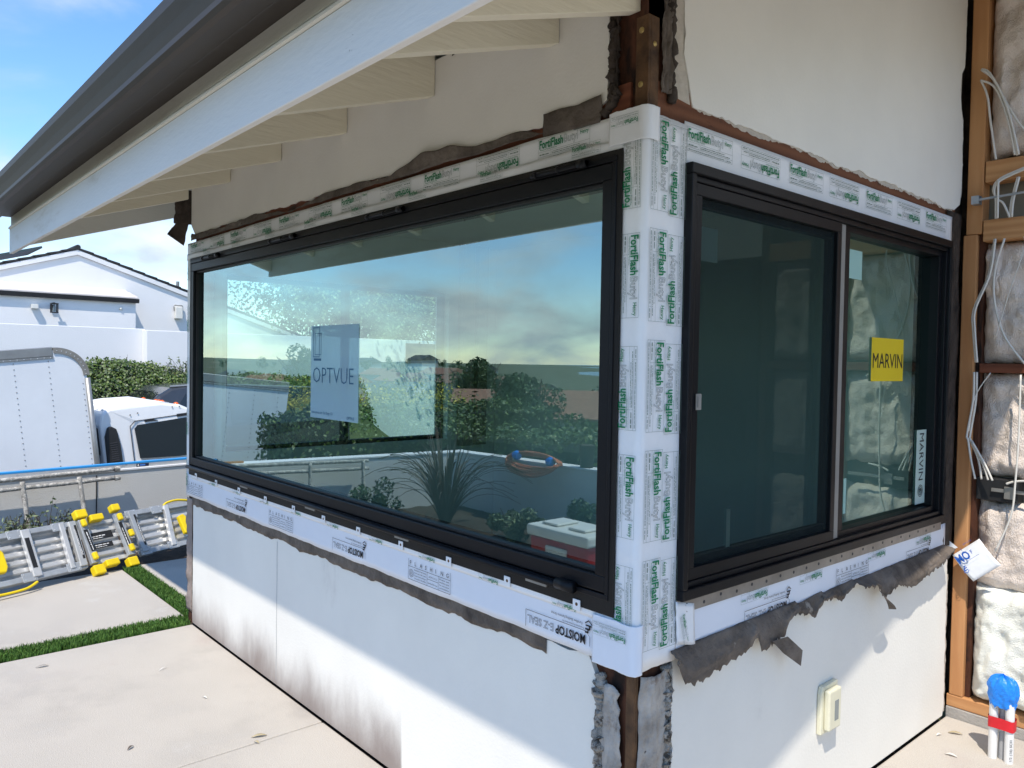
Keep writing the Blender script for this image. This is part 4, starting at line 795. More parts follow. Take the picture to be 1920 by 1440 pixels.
for (u, w_, mt, sh) in ((.225, .058, alum, .02), (.478, .033, alum, .03), (.545, .052, mat('pale_aluminium', (.62, .62, .60), .4, .1, 9, metal=.5), .03), (.628, .055, alumg, .02), (.917, .050, alumg, .01), (1.03, .052, alumg, .01), (1.285, .040, alum, .07), (-.10, .05, alumg, .02), (1.62, .05, alumg, .02)):
    cb_ = lbox(MB(), u, u+w_, .060, .405, -.02, .014, sh).build('crossbar', mt, fp, bevel=.004)
    if u == .225: lbox(MB(), u+.014, u+.044, .12, .34, .0143, .0150, sh*.6).build('slot', blackpl, cb_)
    if u in (.545, 1.03):
        q = lbox(MB(), u+.034, u+.050, .11, .37, .0143, .0152, sh*.75).build('lettering_strip', blackpl, cb_)
        m = MB(); put(m, 'PERFORMANCE', 0, 0, .016, 0, width=.20, bold=.02)
        inst(m.mesh('strip_print', [whitetxt]), 'printed_label', q, Matrix.Translation(LP(u+.0415, .14, .0160)) @ Matrix((V+U*.08, -U, Nn)).transposed().to_4x4() @ Matrix.Translation((0, -.006, 0)))
for (u, v) in ((.20, .385), (.20, .07), (.50, .385), (.50, .07), (1.06, .385), (1.06, .07), (1.28, .385), (1.30, .07)):
    g = lbox(MB(), u-.045, u+.05, v-.034, v+.030, .0005, .006).build('gusset_plate', alumg, fp, bevel=.003)
    m = MB()
    for (a, b) in ((-.03, -.02), (.034, -.02), (-.03, .018), (.034, .018)): m.dome(LP(u+a, v+b, .006), .0055, Nn, 8, 2, .6)
    m.build('rivet', alum, g)
for (u0, v0, u1, v1) in ((.64, .415, .725, .480), (.735, .375, .835, .425), (.920, .425, .985, .480), (.62, -.030, .70, .040), (.720, .010, .820, .060), (.885, -.030, .962, .040)):
    lbox(MB(), u0, u1, v0, v1, -.03, .028).build('yellow_foot', yellow, fp, bevel=.008)
for (u, v) in ((.672, .37), (.955, .368), (.661, .107), (.950, .111), (.99, .225)):
    lbox(MB(), u-.018, u+.018, v-.028, v+.028, .010, .040).build('yellow_knob', yellow, fp, bevel=.010)
for (u0, u1, v0, v1, n0) in ((.655, .685, .15, .32, .0165), (.930, .955, .13, .33, .0165), (.705, .885, .245, .300, -.030), (.710, .86, .175, .215, -.030)):
    l_ = lbox(MB(), u0, u1, v0, v1, n0, n0+.0012).build('black_label', blackpl, fp)
    m = MB(); 
    if u1-u0 > .1: tiny(m, .01, .12, .022, .008, 0, int(u0*1000)); tiny(m, .01, .10, .008, .005, 0, int(v0*1000))
    else: tiny(m, .006, .15, .010, .008, 0, int(u0*1000))
    if u1-u0 > .1: D = Matrix.Translation(LP(u0, v0, n0+.0022)) @ Matrix((U, V, Nn)).transposed().to_4x4()
    else: D = Matrix.Translation(LP(u1-.002, v0, n0+.0022)) @ Matrix((V, -U, Nn)).transposed().to_4x4()
    inst(m.mesh('fine_print', [whitetxt]), 'printed_label', l_, D)
for u in (.045, 1.455):
    MB().prism([(-.03, -.08), (.02, -.085), (.038, -.05), (.040, .05), (.02, .085), (-.03, .075)], lambda a, b, t: tuple(LP(u+a, .21+b, t)), -.005, .035).build('yellow_grip', yellow, fp, bevel=.008)
MB().tube(smooth([LP(-.16, .02, .01), LP(-.05, -.006, .012), LP(.05, -.012, .012), (LP(.16, -.006, .012)), LP(.235, .022, .01)]), .009, 8).build('yellow_tube', yellow, fp, smooth=True)
MB().tube(smooth([LP(1.36, .405, .0), LP(1.40, .425, .005), LP(1.50, .432, .005), LP(1.62, .41, .0)]), .009, 8).build('yellow_tube', yellow, fp, smooth=True)
MB().tube(smooth([LP(-.1, .41, .0), LP(.03, .425, .005), LP(.10, .42, .0)]), .008, 8).build('yellow_tube', yellow, fp, smooth=True)

# plaster-splattered trestle frame leaning on the wall
tf = thing('trestle_frame', 'plaster splattered metal trestle frame leaning on low garden wall', 'trestle', (-5.95, -.9, 0))
def wob(p0, p1, r, n=14, seed=0): 
    P = [Vector(p0).lerp(Vector(p1), i/n) for i in range(n+1)]; return [p+Vector((fb(i*.7, seed), fb(i*.7, seed+4), fb(i*.7, seed+8)))*r*.15 for i, p in enumerate(P)]
def tx(y): return xw(y)+.095
for (z, q) in ((.545, 0), (.468, .012)):
    P = wob((tx(-2.56)+q, -2.56, z-.02), (tx(.29)+q, .29, z+.028), .017, 34, z*9); MB().tube(P, [.0185*(1+.12*fb(i*.9, z)) for i in range(len(P))], 10).build('rail', splat, tf, smooth=True)
    MB().cyl((tx(.28)+q, .275, z+.026), (tx(.315)+q, .315, z+.030), .024, 10).build('rail_cap', splat, tf)
for y in (-2.50, -1.95, -1.2, -.43, -.01):
    P = wob((tx(y)+.01, y, .535), (tx(y)+.12, y+.05, -.02), .015, 18, y); MB().tube(P, [.018*(1+.25*max(0, fb(i*.8, y))) for i in range(len(P))], 10).build('leg', splat, tf, smooth=True)
# spirit level and lath on the coping
lv = thing('spirit_level', 'long aluminium spirit level with blue top edge on the wall coping', 'spirit level', (-6.13, .3, .557))
def lvb(y0, y1, q0, q1, z0, z1, nm, mt, p_, bv=.002): return MB().obox((xw(y0)+q0, y0, z0), (q1-q0, 0, 0), (-.13*(y1-y0), y1-y0, 0), (0, 0, z1-z0)).build(nm, mt, p_, bevel=bv)
lvb(-1.12, 1.60, -.066, -.012, .5585, .590, 'beam', alum, lv); lvb(-1.12, 1.60, -.067, -.011, .5905, .607, 'blue_edge', bluep, lv)
st = lvb(.49, .60, -.0115, -.0105, .562, .588, 'brand_label', mat('navy_label', (.01, .015, .05), .5, .1, 9), lv, 0); lvb(.522, .568, -.0103, -.0098, .569, .581, 'label_mark', mat('label_blue', (.08, .22, .6), .5, .1, 9), st, 0); MB().dome((xw(.506)-.0100, .506, .575), .0075, (1, 0, 0), 10, 2, .1).build('label_mark', whitepl, st)
lvb(-1.128, -1.1205, -.068, -.010, .5585, .608, 'end_cap', blackpl, lv)
o = MB().obox((xw(-1.36)-.05, -1.36, .5582), (.03, 0, 0), (-.028, .22, 0), (0, 0, .018)).build('wood_lath', firx); tag(o, 'short pale wood lath at the end of the spirit level', 'lath')

# small scraps on the concrete
def leafobj(x, y, l, a, label, mt=dryleaf, name='dry_leaf', rim=.3):
    m = MB(); c, s = math.cos(a), math.sin(a)
    def fn(u, v):
        t = (u-.5)*l; ww = l*rim*math.sin(math.pi*(.04+.92*u))*(v-.5); return (x+c*t-s*ww, y+s*t+c*ww, .002+.007*math.sin(u*3.1)+.004*abs(v-.5))
    m.grid(fn, 8, 3); o = m.build(name, mt, recalc=False, smooth=True, solid=.0008); tag(o, label, 'leaf')
leafobj(-1.735, -.27, .060, 1.2, 'curled pale dry leaf on the saw cut in front slab')
leafobj(-1.69, -.30, .030, .3, 'tiny dry leaf beside the curled leaf on the saw cut')
leafobj(-1.96, -.70, .035, 2.2, 'small dark crumpled leaf on front slab near bottom edge', felt)
leafobj(-2.24, -.31, .030, .4, 'small white dry petal on front slab left of saw cut', whitepl)
leafobj(-3.10, -.80, .055, 1.4, 'grey dusty scrap on front slab beside left grass strip', paperg)
leafobj(-2.70, -.35, .050, 2.0, 'pale curved twig on front slab near wall', pvc, rim=.08)
leafobj(.10, 2.02, .055, .5, 'dry leaf on slab at the foot of the stud wall', dryleaf)
leafobj(.16, 1.80, .045, .2, 'white paint flake on slab before the conduit stubs', whitepl)
leafobj(.06, 1.95, .030, 1.2, 'small white plaster flake near the inside corner', whitepl)

# ------------------------------------------------------------------ foliage helpers
def leaves(P, size, Nrm=None, jit=.8, asp=.55):
    """numpy leaf quads (bent rhombs) at points P"""
    n = len(P); a = rng.normal(size=(n, 3)); a /= np.linalg.norm(a, axis=1, keepdims=True)
    b = rng.normal(size=(n, 3))
    if Nrm is not None:
        nn = Nrm+jit*rng.normal(size=(n, 3)); nn /= np.linalg.norm(nn, axis=1, keepdims=True); a = a-nn*np.sum(a*nn, 1, keepdims=True); a /= np.linalg.norm(a, axis=1, keepdims=True); b = np.cross(nn, a)
    else:
        b = b-a*np.sum(a*b, 1, keepdims=True); b /= np.linalg.norm(b, axis=1, keepdims=True)
    s = (size*rng.uniform(.6, 1.3, n))[:, None]
    v = np.stack([P-a*s, P-b*s*asp, P+a*s, P+b*s*asp], 1).reshape(-1, 3)
    return v, n
def leafmesh(name, chunks, mt, parent=None):
    v = np.concatenate([c[0] for c in chunks]); n = len(v)//4
    me = bpy.data.meshes.new(name); me.vertices.add(len(v)); me.vertices.foreach_set('co', v.astype(np.float32).ravel())
    me.loops.add(4*n); me.loops.foreach_set('vertex_index', np.arange(4*n)); me.polygons.add(n); me.polygons.foreach_set('loop_start', np.arange(n)*4)
    me.update(calc_edges=True); me.materials.append(mt)
    o = bpy.data.objects.new(name, me); return link(o, parent)
def blob(c, r, n, size, clumps=14, flat=1.0, thick=.35):
    """crown: several clumps, leaves near the clump surfaces"""
    c = np.array(c, float); out_ = []
    k = rng.normal(size=(clumps, 3)); k /= np.linalg.norm(k, axis=1, keepdims=True); cc_ = c+k*np.array(r)*rng.uniform(.35, .8, (clumps, 1))
    cr_ = rng.uniform(.28, .52, clumps)*min(r)
    per = n//clumps
    for q, rr in zip(cc_, cr_):
        d = rng.normal(size=(per, 3)); d /= np.linalg.norm(d, axis=1, keepdims=True); P = q+d*(rr*(1-thick*rng.random((per, 1))**1.5)); out_.append(leaves(P, size, d, .9))
    return out_
def trunk(base, top, r0, r1, limbs, seed=0):
    m = MB(); b, t = Vector(base), Vector(top); P = [b.lerp(t, i/8)+Vector((fb(i*.6, seed), fb(i*.6, seed+3), 0))*r0*1.2 for i in range(9)]
    m.tube(P, [r0+(r1-r0)*i/8 for i in range(9)], 8)
    for i in range(limbs):
        s = P[4+i % 5]; e = t+Vector((random.uniform(-1, 1), random.uniform(-1, 1), random.uniform(0, .8)))*(t-b).length*.45
        m.tube([s, s.lerp(e, .5)+Vector((0, 0, .05)), e], [r1*.9, r1*.6, r1*.2], 6)
    return m
def tree(name, label, base, h, r, n, size, mt, th=.45, clumps=16, group=None, tr=.10):
    base = Vector(base); t = thing(name, label, 'tree', base, group)
    trunk(base-Vector((0, 0, .3)), base+Vector((0, 0, h*.7)), tr, tr*.5, 7, h).build('trunk', bark, t, smooth=True)
    leafmesh('crown', blob(base+Vector((0, 0, h*(th+1)/2)), (r, r, h*(1-th)/2*1.15), n, size, clumps), mt, t); return t
def shrub(name, label, base, r, n, size, mt, clumps=10, group=None, cat='shrub'):
    base = Vector(base); t = thing(name, label, cat, base, group)
    m = MB()
    for i in range(7): m.tube([base+Vector((random.uniform(-.1, .1)*r[0], random.uniform(-.1, .1)*r[1], -.05)), base+Vector((random.uniform(-.6, .6)*r[0], random.uniform(-.6, .6)*r[1], r[2]*1.3))], [.012*r[2]+.004, .004], 5)
    m.build('stems', bark, t); leafmesh('foliage', blob(base+Vector((0, 0, r[2])), r, n, size, clumps), mt, t); return t
def sprig(m_, base, h, lean, nl, size):
    pts = [Vector(base)+Vector((lean[0]*t*t, lean[1]*t*t, h*t)) for t in (0, .33, .66, 1)]
    m_.tube(pts, [.004, .0035, .003, .0015], 5); P = np.array([tuple(pts[0].lerp(pts[3], random.uniform(.1, 1))+Vector((random.gauss(0, .012), random.gauss(0, .012), 0))) for _ in range(nl)]); return P
# olive-leaved shrubs at the foot of the wall behind the platform
for i, (x, y, h, l) in enumerate(((-5.62, -.56, .36, 'pale green leafy shrub behind platform at far left of low wall'), (-5.60, -.26, .36, 'pale green leafy shrub behind platform, second from left at low wall'), (-5.60, -.43, .48, 'tall dark leafy sprig rising behind platform by trestle leg'))):
    t = thing('wall_shrub', l, 'shrub', (x, y, 0), 'shrubs along the low wall'); m = MB(); Ps = []
    for k in range(34 if i < 2 else 2): Ps.append(sprig(m, (x+random.uniform(-.03, .05), y+random.uniform(-.13, .13), -.02), h*random.uniform(.6, 1.05), (random.uniform(-.05, .08), random.uniform(-.12, .12)), 16, .02))
    m.build('stems', bark, t); leafmesh('foliage', [leaves(np.concatenate(Ps), .021, None, asp=.36)], leafp if i < 2 else leafd, t)
# flax and bedding plants in the corner bed (also seen mirrored in the big window)
fx = thing('flax_plant', 'dark strappy flax plant in corner bed by low wall', 'plant', (-4.72, -2.85, 0))
for i in range(130):
    a = random.uniform(0, 6.28); L = random.uniform(.65, 1.20); ln = random.uniform(.10, .85); m = MB(); w_ = random.uniform(.012, .022)
    def fn(u, v):
        t = u; rr = .05+ln*t*(.4+.6*t); z = L*t*(1-.55*ln*t*t*1.3); ww = w_*(1-t*.9)*(v-.5)*2
        return (-4.72+math.cos(a)*rr-math.sin(a)*ww, -2.85+math.sin(a)*rr*.9+math.cos(a)*ww, max(.0, z)+abs(v-.5)*.01)
    m.grid(fn, 9, 2); m.build('strap_leaf', flaxm, fx, smooth=True, recalc=False)
shrub('bed_shrub', 'silvery round shrub in the bed beside the flax', (-3.80, -2.95, 0), (.36, .30, .19), 2600, .020, leafp, 12, 'bedding shrubs by the low wall')
shrub('bed_shrub', 'dark low shrub in the bed right of the silvery one', (-3.05, -3.15, 0), (.34, .26, .24), 2200, .020, leafd, 10, 'bedding shrubs by the low wall')
shrub('bed_shrub', 'yellow green shrub in the bed nearest the cooler', (-2.65, -3.05, 0), (.30, .24, .20), 2000, .020, leafy, 10, 'bedding shrubs by the low wall')
shrub('bed_shrub', 'dark leafy shrub in the bed under the flax', (-5.2, -2.35, 0), (.24, .26, .22), 1600, .020, leafd, 10, 'bedding shrubs by the low wall')
# hose coil and pot on the wall, cooler in front of the bed
hc = thing('hose_coil', 'coil of orange hose with blue tape hanging on low wall', 'hose', (-4.42, -3.70, .56)); m = MB()
for k in range(9):
    P = []
    for i in range(33):
        a = i/32*2*math.pi; e = .03*fb(k*3.1, a*.6, 1); sag = .012*k
        P.append((-4.42+(.37+.03*fb(k, 1.7)+e)*math.cos(a)+.03*fb(k*2.2, 4), -3.735+.03*fb(k*1.3, a)+(.10 if math.sin(a) < 0 else .04)*abs(math.sin(a))*(1 if math.sin(a) < 0 else -1)+.005*k, .575+.045*max(0, math.sin(a))*(1+.1*k)-(.05+sag)*max(0, -math.sin(a))))
    m.tube(P, .011, 7)
m.build('loops', orangecord, hc, smooth=True)
for (x, z) in ((-4.66, .605), (-4.16, .590)): MB().tube([(x-.03, -3.71, z-.004), (x, -3.71, z+.004), (x+.03, -3.71, z)], [.045, .050, .043], 10).build('tape_band', bluetape, hc)
pot = thing('plant_pot', 'tall dark pot standing on the low wall', 'pot', (-3.86, -3.90, .557)); MB().tube([(-3.86, -3.90, .558), (-3.86, -3.90, .75), (-3.86, -3.90, .77)], [.062, .078, .084], 18).build('body', blackpl, pot)
MB().tube([(-3.86, -3.90, .7705), (-3.86, -3.90, .775)], [.07, .068], 18).build('soil_fill', soil, pot)
CX, CY = -2.46, -2.30
cl = thing('cooler_box', 'red cooler box with white lid standing before the bed', 'cooler', (CX, CY, 0))
MB().prism([(-.26, 0), (.26, 0), (.28, .34), (-.28, .34)], lambda a, b, t: (CX+a, t, b+.001), CY-.17, CY+.17).build('body', redpl, cl, bevel=.02)
l_ = MB().box((CX-.30, CY-.19, .342), (CX+.30, CY+.19, .42)).build('lid', whitepl, cl, bevel=.018)
for q in (-.14, .12): MB().box((CX+q-.08, CY-.11, .421), (CX+q+.08, CY+.11, .44)).build('cup_recess', whitepl, l_, bevel=.01)
MB().box((CX-.10, CY+.171, .22), (CX+.10, CY+.19, .30)).build('latch', whitepl, cl, bevel=.006)
o = MB().tube(smooth([(-3.25, -2.35, .013), (-2.9, -2.02, .013), (-2.4, -1.98, .013), (-1.9, -2.3, .013), (-1.3, -2.5, .013)]), .012, 8).build('loose_hose', orangecord, smooth=True); tag(o, 'loose orange hose lying on the slab round the cooler', 'hose')

# ================================================================== STREET SIDE
# box truck, nose uphill
tk = thing('box_truck', 'white box truck with rounded cargo body parked beyond the low wall', 'truck', (-10.3, 1.1, 1.6), None, Matrix.Rotation(R(6), 4, 'X'))
arc = [(-.12-.36+.36*math.cos(t), .07-.36+.36*math.sin(t)) for t in [i*math.pi/16 for i in range(9)]]
side = [(-5.0, -2.35), (-.12, -2.35)]+arc+[(-5.0, .07)]
MB().prism(side, lambda a, b, t: (t, a, b), -.004, -2.3).build('cargo_body', truckw, tk, local=True)
def offs(k): return [(-.12-.36+(.36+k)*math.cos(t), .07-.36+(.36+k)*math.sin(t)) for t in [i*math.pi/24 for i in range(13)]]
a1, a2 = offs(.035), offs(-.040)
m = MB(); m.prism(a1+a2[::-1], lambda a, b, t: (t, a, b), .012, -.20); m.build('corner_trim', mat('corner_casting', (.30, .275, .24), .5, .15, 6, metal=.4), tk, local=True)
MB().box((.008, -5.0, -.010), (-.15, -.49, .115)).build('roof_rail', trucktrim, tk, local=True, bevel=.01)
MB().box((.012, -5.0, -.035), (.002, -.49, -.012)).build('rivet_rail', trucktrim, tk, local=True)
MB().tube([(-.012, -.115, -.33), (-.012, -.115, -2.3)], .036, 12).build('front_post', trucktrim, tk, local=True, smooth=True)
m = MB(); y = -.20
cols = [-.175]+[-.55-.39*i for i in range(12)]
for c_ in cols:
    m = MB(); z = -.07 if c_ < -.3 else -.40
    while z > -2.2: m.dome((-.003, c_, z), .0085, (1, 0, 0), 6, 2, .6); z -= .073
    m.build('rivet_column', trucktrim, tk, local=True)
m = MB(); y = -.52
while y > -4.9: m.dome((.012, y, -.024), .008, (1, 0, 0), 6, 2, .6); y -= .075
m.build('rivet_column', alum, tk, local=True)['kind'] = 'stuff'
m = MB()
for i in range(10): t = i*math.pi/20+.05; m.dome((.012, -.48+.352*math.cos(t), -.29+.352*math.sin(t)), .008, (1, 0, 0), 6, 2, .6)
m.build('rivet_column', alum, tk, local=True)
# cab
cabp = [(.02, -2.45), (.02, -1.02), (.06, -.86), (.16, -.80), (.45, -.785), (.85, -.80), (1.12, -.86), (1.27, -.95), (1.42, -1.10), (1.82, -1.70), (2.0, -1.78), (2.62, -1.92), (2.70, -2.05), (2.70, -2.75), (.02, -2.75)]
m = MB(); ws = [(-.17, .10), (-.12, .0)]
def cabpt(a, b, t):
    k = max(0, min(1, (b+1.6)/.85)); inset = .10*k; return (-.15-inset if t == 0 else -2.15+inset, a, b)
m.prism(cabp, cabpt, 0, 1); cb2 = m.build('cab', cabw, tk, local=True, bevel=.035)
for i in range(7):
    x = -.42-.24*i; MB().tube([(x, .10, -.822), (x, .20, -.792), (x, .45, -.778), (x, .85, -.793), (x, 1.02, -.832)], [.006, .016, .018, .016, .006], 6).build('roof_rib', cabw, cb2, smooth=True, D=WM[tk.name])
wp = [(.475, -1.545), (.455, -1.12), (.50, -1.075), (1.17, -1.055), (1.27, -1.09), (1.68, -1.62), (1.0, -1.60)]
def cside(a, b, t): k = max(0, min(1, (b+1.6)/.85)); return (-.15-.10*k+t, a, b)
MB().prism(wp, cside, -.02, .006).build('side_window', carglass, cb2, bevel=.004, D=WM[tk.name])
m = MB()
for a, b in (((.40, -2.2), (.40, -1.08)), ((.40, -1.08), (.47, -1.015)), ((.47, -1.015), (1.24, -1.005)), ((1.24, -1.005), (1.35, -1.10))): m.tube([cside(*a, .003), cside(*b, .003)], .006, 5)
m.build('door_seam', seam, cb2, D=WM[tk.name])
MB().prism([(.60, -1.01), (.70, -1.01), (.78, -1.045), (.60, -1.045)], cside, -.01, .012).build('window_visor', blackpl, cb2, D=WM[tk.name]); MB().prism([(1.05, -.99), (1.25, -.99), (1.25, -1.03), (1.05, -1.03)], cside, -.01, .012).build('window_visor', blackpl, cb2, D=WM[tk.name])
MB().prism([(.045, -1.75), (.06, -1.18), (.10, -1.06), (.15, -1.04), (.22, -1.09), (.245, -1.30), (.25, -1.75)], cside, -.05, .02).build('air_intake', blackpl, cb2, bevel=.015, D=WM[tk.name])
m = MB()
for i in range(9): z = -1.28-i*.03; m.obox(cside(.11, z, .021), (.006, 0, 0), (0, .09, 0), (0, 0, .012))
m.build('intake_louvre', seam, cb2, D=WM[tk.name])
MB().box((-.35, .012, -1.45), (-1.95, .019, -1.06)).build('rear_window', carglass, cb2, bevel=.003, D=WM[tk.name])
MB().tube([(-.75+.15*math.cos(t), 1.20+.05*math.cos(t*1), -1.58+.17*math.sin(t)) for t in [i*math.pi/8 for i in range(17)]], .012, 6, False).build('steering_wheel', blackpl, cb2, D=WM[tk.name])
for x in (-.36, -1.00, -1.15, -1.30, -1.95): MB().dome((x, 1.10, -.862), .040, (0, .35, 1), 10, 3, .9).build('marker_light', orange, cb2, smooth=True, D=WM[tk.name])
m = MB()
for a, b in ((.42, -.90), (.52, -.885), (1.0, -.86), (1.1, -.865)): m.dome(cside(a, b-.02, .012), .010, (1, 0, .3), 8, 2, .6)
m.build('rain_gutter_bolt', seam, cb2, D=WM[tk.name])
for y in (1.9, -3.4, -2.4):
    for x in (-.25, -2.05): wv_ = MB().cyl((x-.14, y, -2.88), (x+.14, y, -2.88), .44, 20).build('wheel', blackpl, tk, local=True, bevel=.03)
MB().box((-.6, -4.9, -2.6), (-1.7, 2.3, -2.4)).build('chassis', blackpl, tk, local=True)

# dark suv beyond the truck
sv = thing('parked_suv', 'dark grey suv parked behind the white truck cab', 'car', (-13.0, 4.2, -.75))
sp_ = [(1.15, -.45), (1.12, .05), (1.30, .22), (2.05, .36), (2.55, .92), (2.75, 1.04), (3.3, 1.085), (4.6, 1.06), (5.6, .98), (6.05, .45), (6.1, -.45)]
def svp(a, b, t): k = max(0, min(1, (b-.35)/.7)); return ((-12.15-.22*k) if t == 0 else (-14.0+.22*k), a, b)
bd = MB().prism(sp_, svp, 0, 1).build('body', carb, sv, bevel=.05)
def sside(a, b, t): k = max(0, min(1, (b-.35)/.7)); return (-12.15-.22*k+t, a, b)
MB().prism([(2.62, .42), (2.98, .94), (3.62, .97), (3.62, .40)], sside, -.02, .008).build('side_window', carglass, bd, bevel=.004); MB().prism([(3.72, .40), (3.72, .97), (4.6, .95), (4.6, .42)], sside, -.02, .008).build('side_window', carglass, bd, bevel=.004)
MB().tube([(-12.42, 2.75, 1.06), (-12.42, 3.4, 1.10), (-12.42, 5.4, 1.03)], .018, 6).build('roof_bar', trucktrim, bd)
m = MB(); m.add([(-12.36, 2.12, .42), (-13.8, 2.12, .42), (-13.68, 2.58, .965), (-12.48, 2.58, .965)], [(0, 1, 2, 3)]); m.build('windshield', carglass, bd, solid=.01)
for y in (1.95, 5.1): MB().cyl((-12.35, y, -.42), (-12.12, y, -.42), .36, 20).build('wheel', blackpl, sv, bevel=.03)

# neighbour's house
nh = thing('neighbour_house', 'white gabled house with black tile roof on the left', 'house', (-20, 2.3, .5))
RY, RZ, HS = 2.33, 3.66, .325
def rz(y): return RZ-HS*abs(y-RY)
MB().prism([(-2.6, 0), (7.3, 0), (7.3, rz(7.3)), (RY, RZ), (-2.6, rz(-2.6))], lambda a, b, t: (t, a, b), -17, -26).build('gable_wall', whitewall, nh)
for s in (1, -1):
    e = RY+s*5.6
    MB().prism([(RY, RZ+.002), (e, rz(e)+.002), (e, rz(e)+.10), (RY, RZ+.10)], lambda a, b, t: (t, a, b), -16.985, -16.955).build('rake_board', whitewall, nh)
    MB().prism([(RY, RZ+.05), (e, rz(e)+.05), (e, rz(e)+.088), (RY, RZ+.088)], lambda a, b, t: (t, a, b), -16.987, -26.2).build('roof_deck', whitewall, nh)
    n = 22
    for i in range(n):
        y0 = RY+s*(i*.255); y1 = RY+s*((i+1)*.255+.05); z0, z1 = rz(y0)+.125, rz(y1)+.145
        MB().obox((-16.945, y0, z0-.022), (-.40, 0, 0), (0, y1-y0, z1-z0), (0, 0, .045)).build('rake_tile', tilem, nh, bevel=.006)
    MB().prism([(RY, RZ+.09), (e, rz(e)+.09), (e, rz(e)+.13), (RY, RZ+.13)], lambda a, b, t: (t, a, b), -17.348, -26.3).build('tile_field', tilem, nh)
MB().cyl((-16.94, RY, RZ+.155), (-26.3, RY, RZ+.155), .055, 8).build('ridge_tile', tilem, nh)
# lower shed-roofed bay
MB().box((-16.3, -2.5, 0), (-16.999, 3.28, 2.69)).build('bay_wall', whitewall, nh)
MB().prism([(-16.28, 2.735), (-16.998, 2.93), (-16.998, 2.955), (-16.28, 2.76)], lambda a, b, t: (a, t, b), -2.5, 3.30).build('bay_roof', whitewall, nh)
for i in range(3):
    a = -16.225-i*.26; MB().obox((a, -2.5, 2.768+.066*i), (-.275, 0, .072), (0, 5.82-.03*i, 0), (0, 0, .030)).build('bay_tile_course', tileb, nh, bevel=.004)
MB().prism([(-16.285, 2.68), (-16.222, 2.68), (-16.208, 2.765), (-16.285, 2.765)], lambda a, b, t: (a, t, b), -2.5, 3.33).build('bay_gutter', mat('black_gutter', (.022, .021, .022), .5, .2, 6), nh, bevel=.004)
MB().box((-16.298, -2.5, 2.692), (-16.287, 3.29, 2.72)).build('bay_soffit', whitewall, nh)
ln = MB().box((-16.298, 1.37, 2.455), (-16.18, 1.485, 2.54)).build('downlight', whitepl, nh, bevel=.006)
lt = MB().box((-16.298, 1.70, 2.45), (-16.25, 1.78, 2.55)).build('wall_lantern', blackpl, nh)
f = MB()
for y in (1.685, 1.79):
    for x in (-16.05, -16.16): f.box((x-.008, y-.008, 2.40), (x+.008, y+.008, 2.56))
f.box((-16.175, 1.675, 2.555), (-16.035, 1.80, 2.575)); f.box((-16.175, 1.675, 2.385), (-16.035, 1.80, 2.40)); f.box((-16.25, 1.72, 2.57), (-16.10, 1.755, 2.59)); f.build('lantern_cage', blackpl, lt); MB().tube([(-16.105, 1.737, 2.41), (-16.105, 1.737, 2.50), (-16.105, 1.737, 2.55)], [.030, .025, .012], 10).build('lantern_glass', lampglass, lt)
MB().dome((-16.298, 2.988, 2.548), .035, (1, 0, 0), 12, 4, 1.2).build('security_camera', whitepl, nh)
bx = MB().box((-16.998, 4.28, 2.43), (-16.86, 4.43, 2.69)).build('meter_box', whitepl, nh, bevel=.008); MB().tube(smooth([(-16.95, 4.27, 2.60), (-16.95, 4.27, 2.72), (-16.95, 4.36, 2.725), (-16.95, 4.45, 2.72), (-16.95, 4.45, 2.58)]), .012, 6).build('conduit', trucktrim, bx)
MB().cyl((-17.4, 4.49, 3.10), (-17.4, 4.49, 3.31), .035, 10).build('vent_pipe', trucktrim, nh)
MB().obox((-17.3, -1.6, 2.70), (-1.6, 0, 0), (0, 3.35, 1.07), (0, -.012, .04)).build('solar_panel', carglass, nh)
m = MB(); rect(m, 0, 0, .12, .035); inst(m.mesh('sg', [seam]), 'house_number_plate', nh, Matrix.Translation((-16.296, .72, 2.15)) @ Matrix.Rotation(math.pi/2, 4, 'Z') @ Matrix.Rotation(math.pi/2, 4, 'X'))
# boundary wall in front of it
bw = thing('boundary_wall', 'tall plain white boundary wall below the neighbour house', 'wall', (-15, 3, 0))
MB().box((-15.02, -3.2, -2.5), (-15.25, 3.10, 2.105)).build('wall_leg', whitewall, bw, bevel=.01)
MB().box((-14.72, 3.045, -2.5), (-15.015, 30, 2.075)).build('wall_leg', whitewall, bw, bevel=.01)
MB().box((-14.719, 9.0, 1.52), (-14.69, 10.25, 2.0)).build('vent_grille', mat('brown_grille', (.13, .10, .08), .7, .2, 9), bw)
# ivy bank
def ivy(name, label, x0, x1, y0, y1, ztop, zbot, n, size, mt, mt2):
    t = thing(name, label, 'hedge', ((x0+x1)/2, (y0+y1)/2, zbot))
    m = MB()
    def surf(u, v):
        y = y0+(y1-y0)*u; tp = ztop(y); x = x1+(x0-x1)*v; z = zbot+(tp-zbot)*min(1, math.sin(v*math.pi*.5)**.8); return (x+.15*fb(y*1.3, v*3), y, z+.10*fb(y*1.7, v*4, 3)-.06)
    m.grid(surf, 60, 16); m.build('hedge_core', mat('hedge_core', (.018, .026, .010), .9, .3, 9), t, smooth=True, recalc=False)
    u = rng.random(n); v = rng.random(n); P = np.array([surf(a, b) for a, b in zip(u, v)]); P += rng.normal(0, .035, P.shape)+np.array([.04, 0, .05]); Nr = np.tile(np.array([.75, -.1, .65]), (n, 1))
    k = int(n*.72); leafmesh('foliage', [leaves(P[:k], size, Nr[:k], .55, .75)], mt, t); leafmesh('young_foliage', [leaves(P[k:], size, Nr[k:], .55, .75)], mt2, t); return t
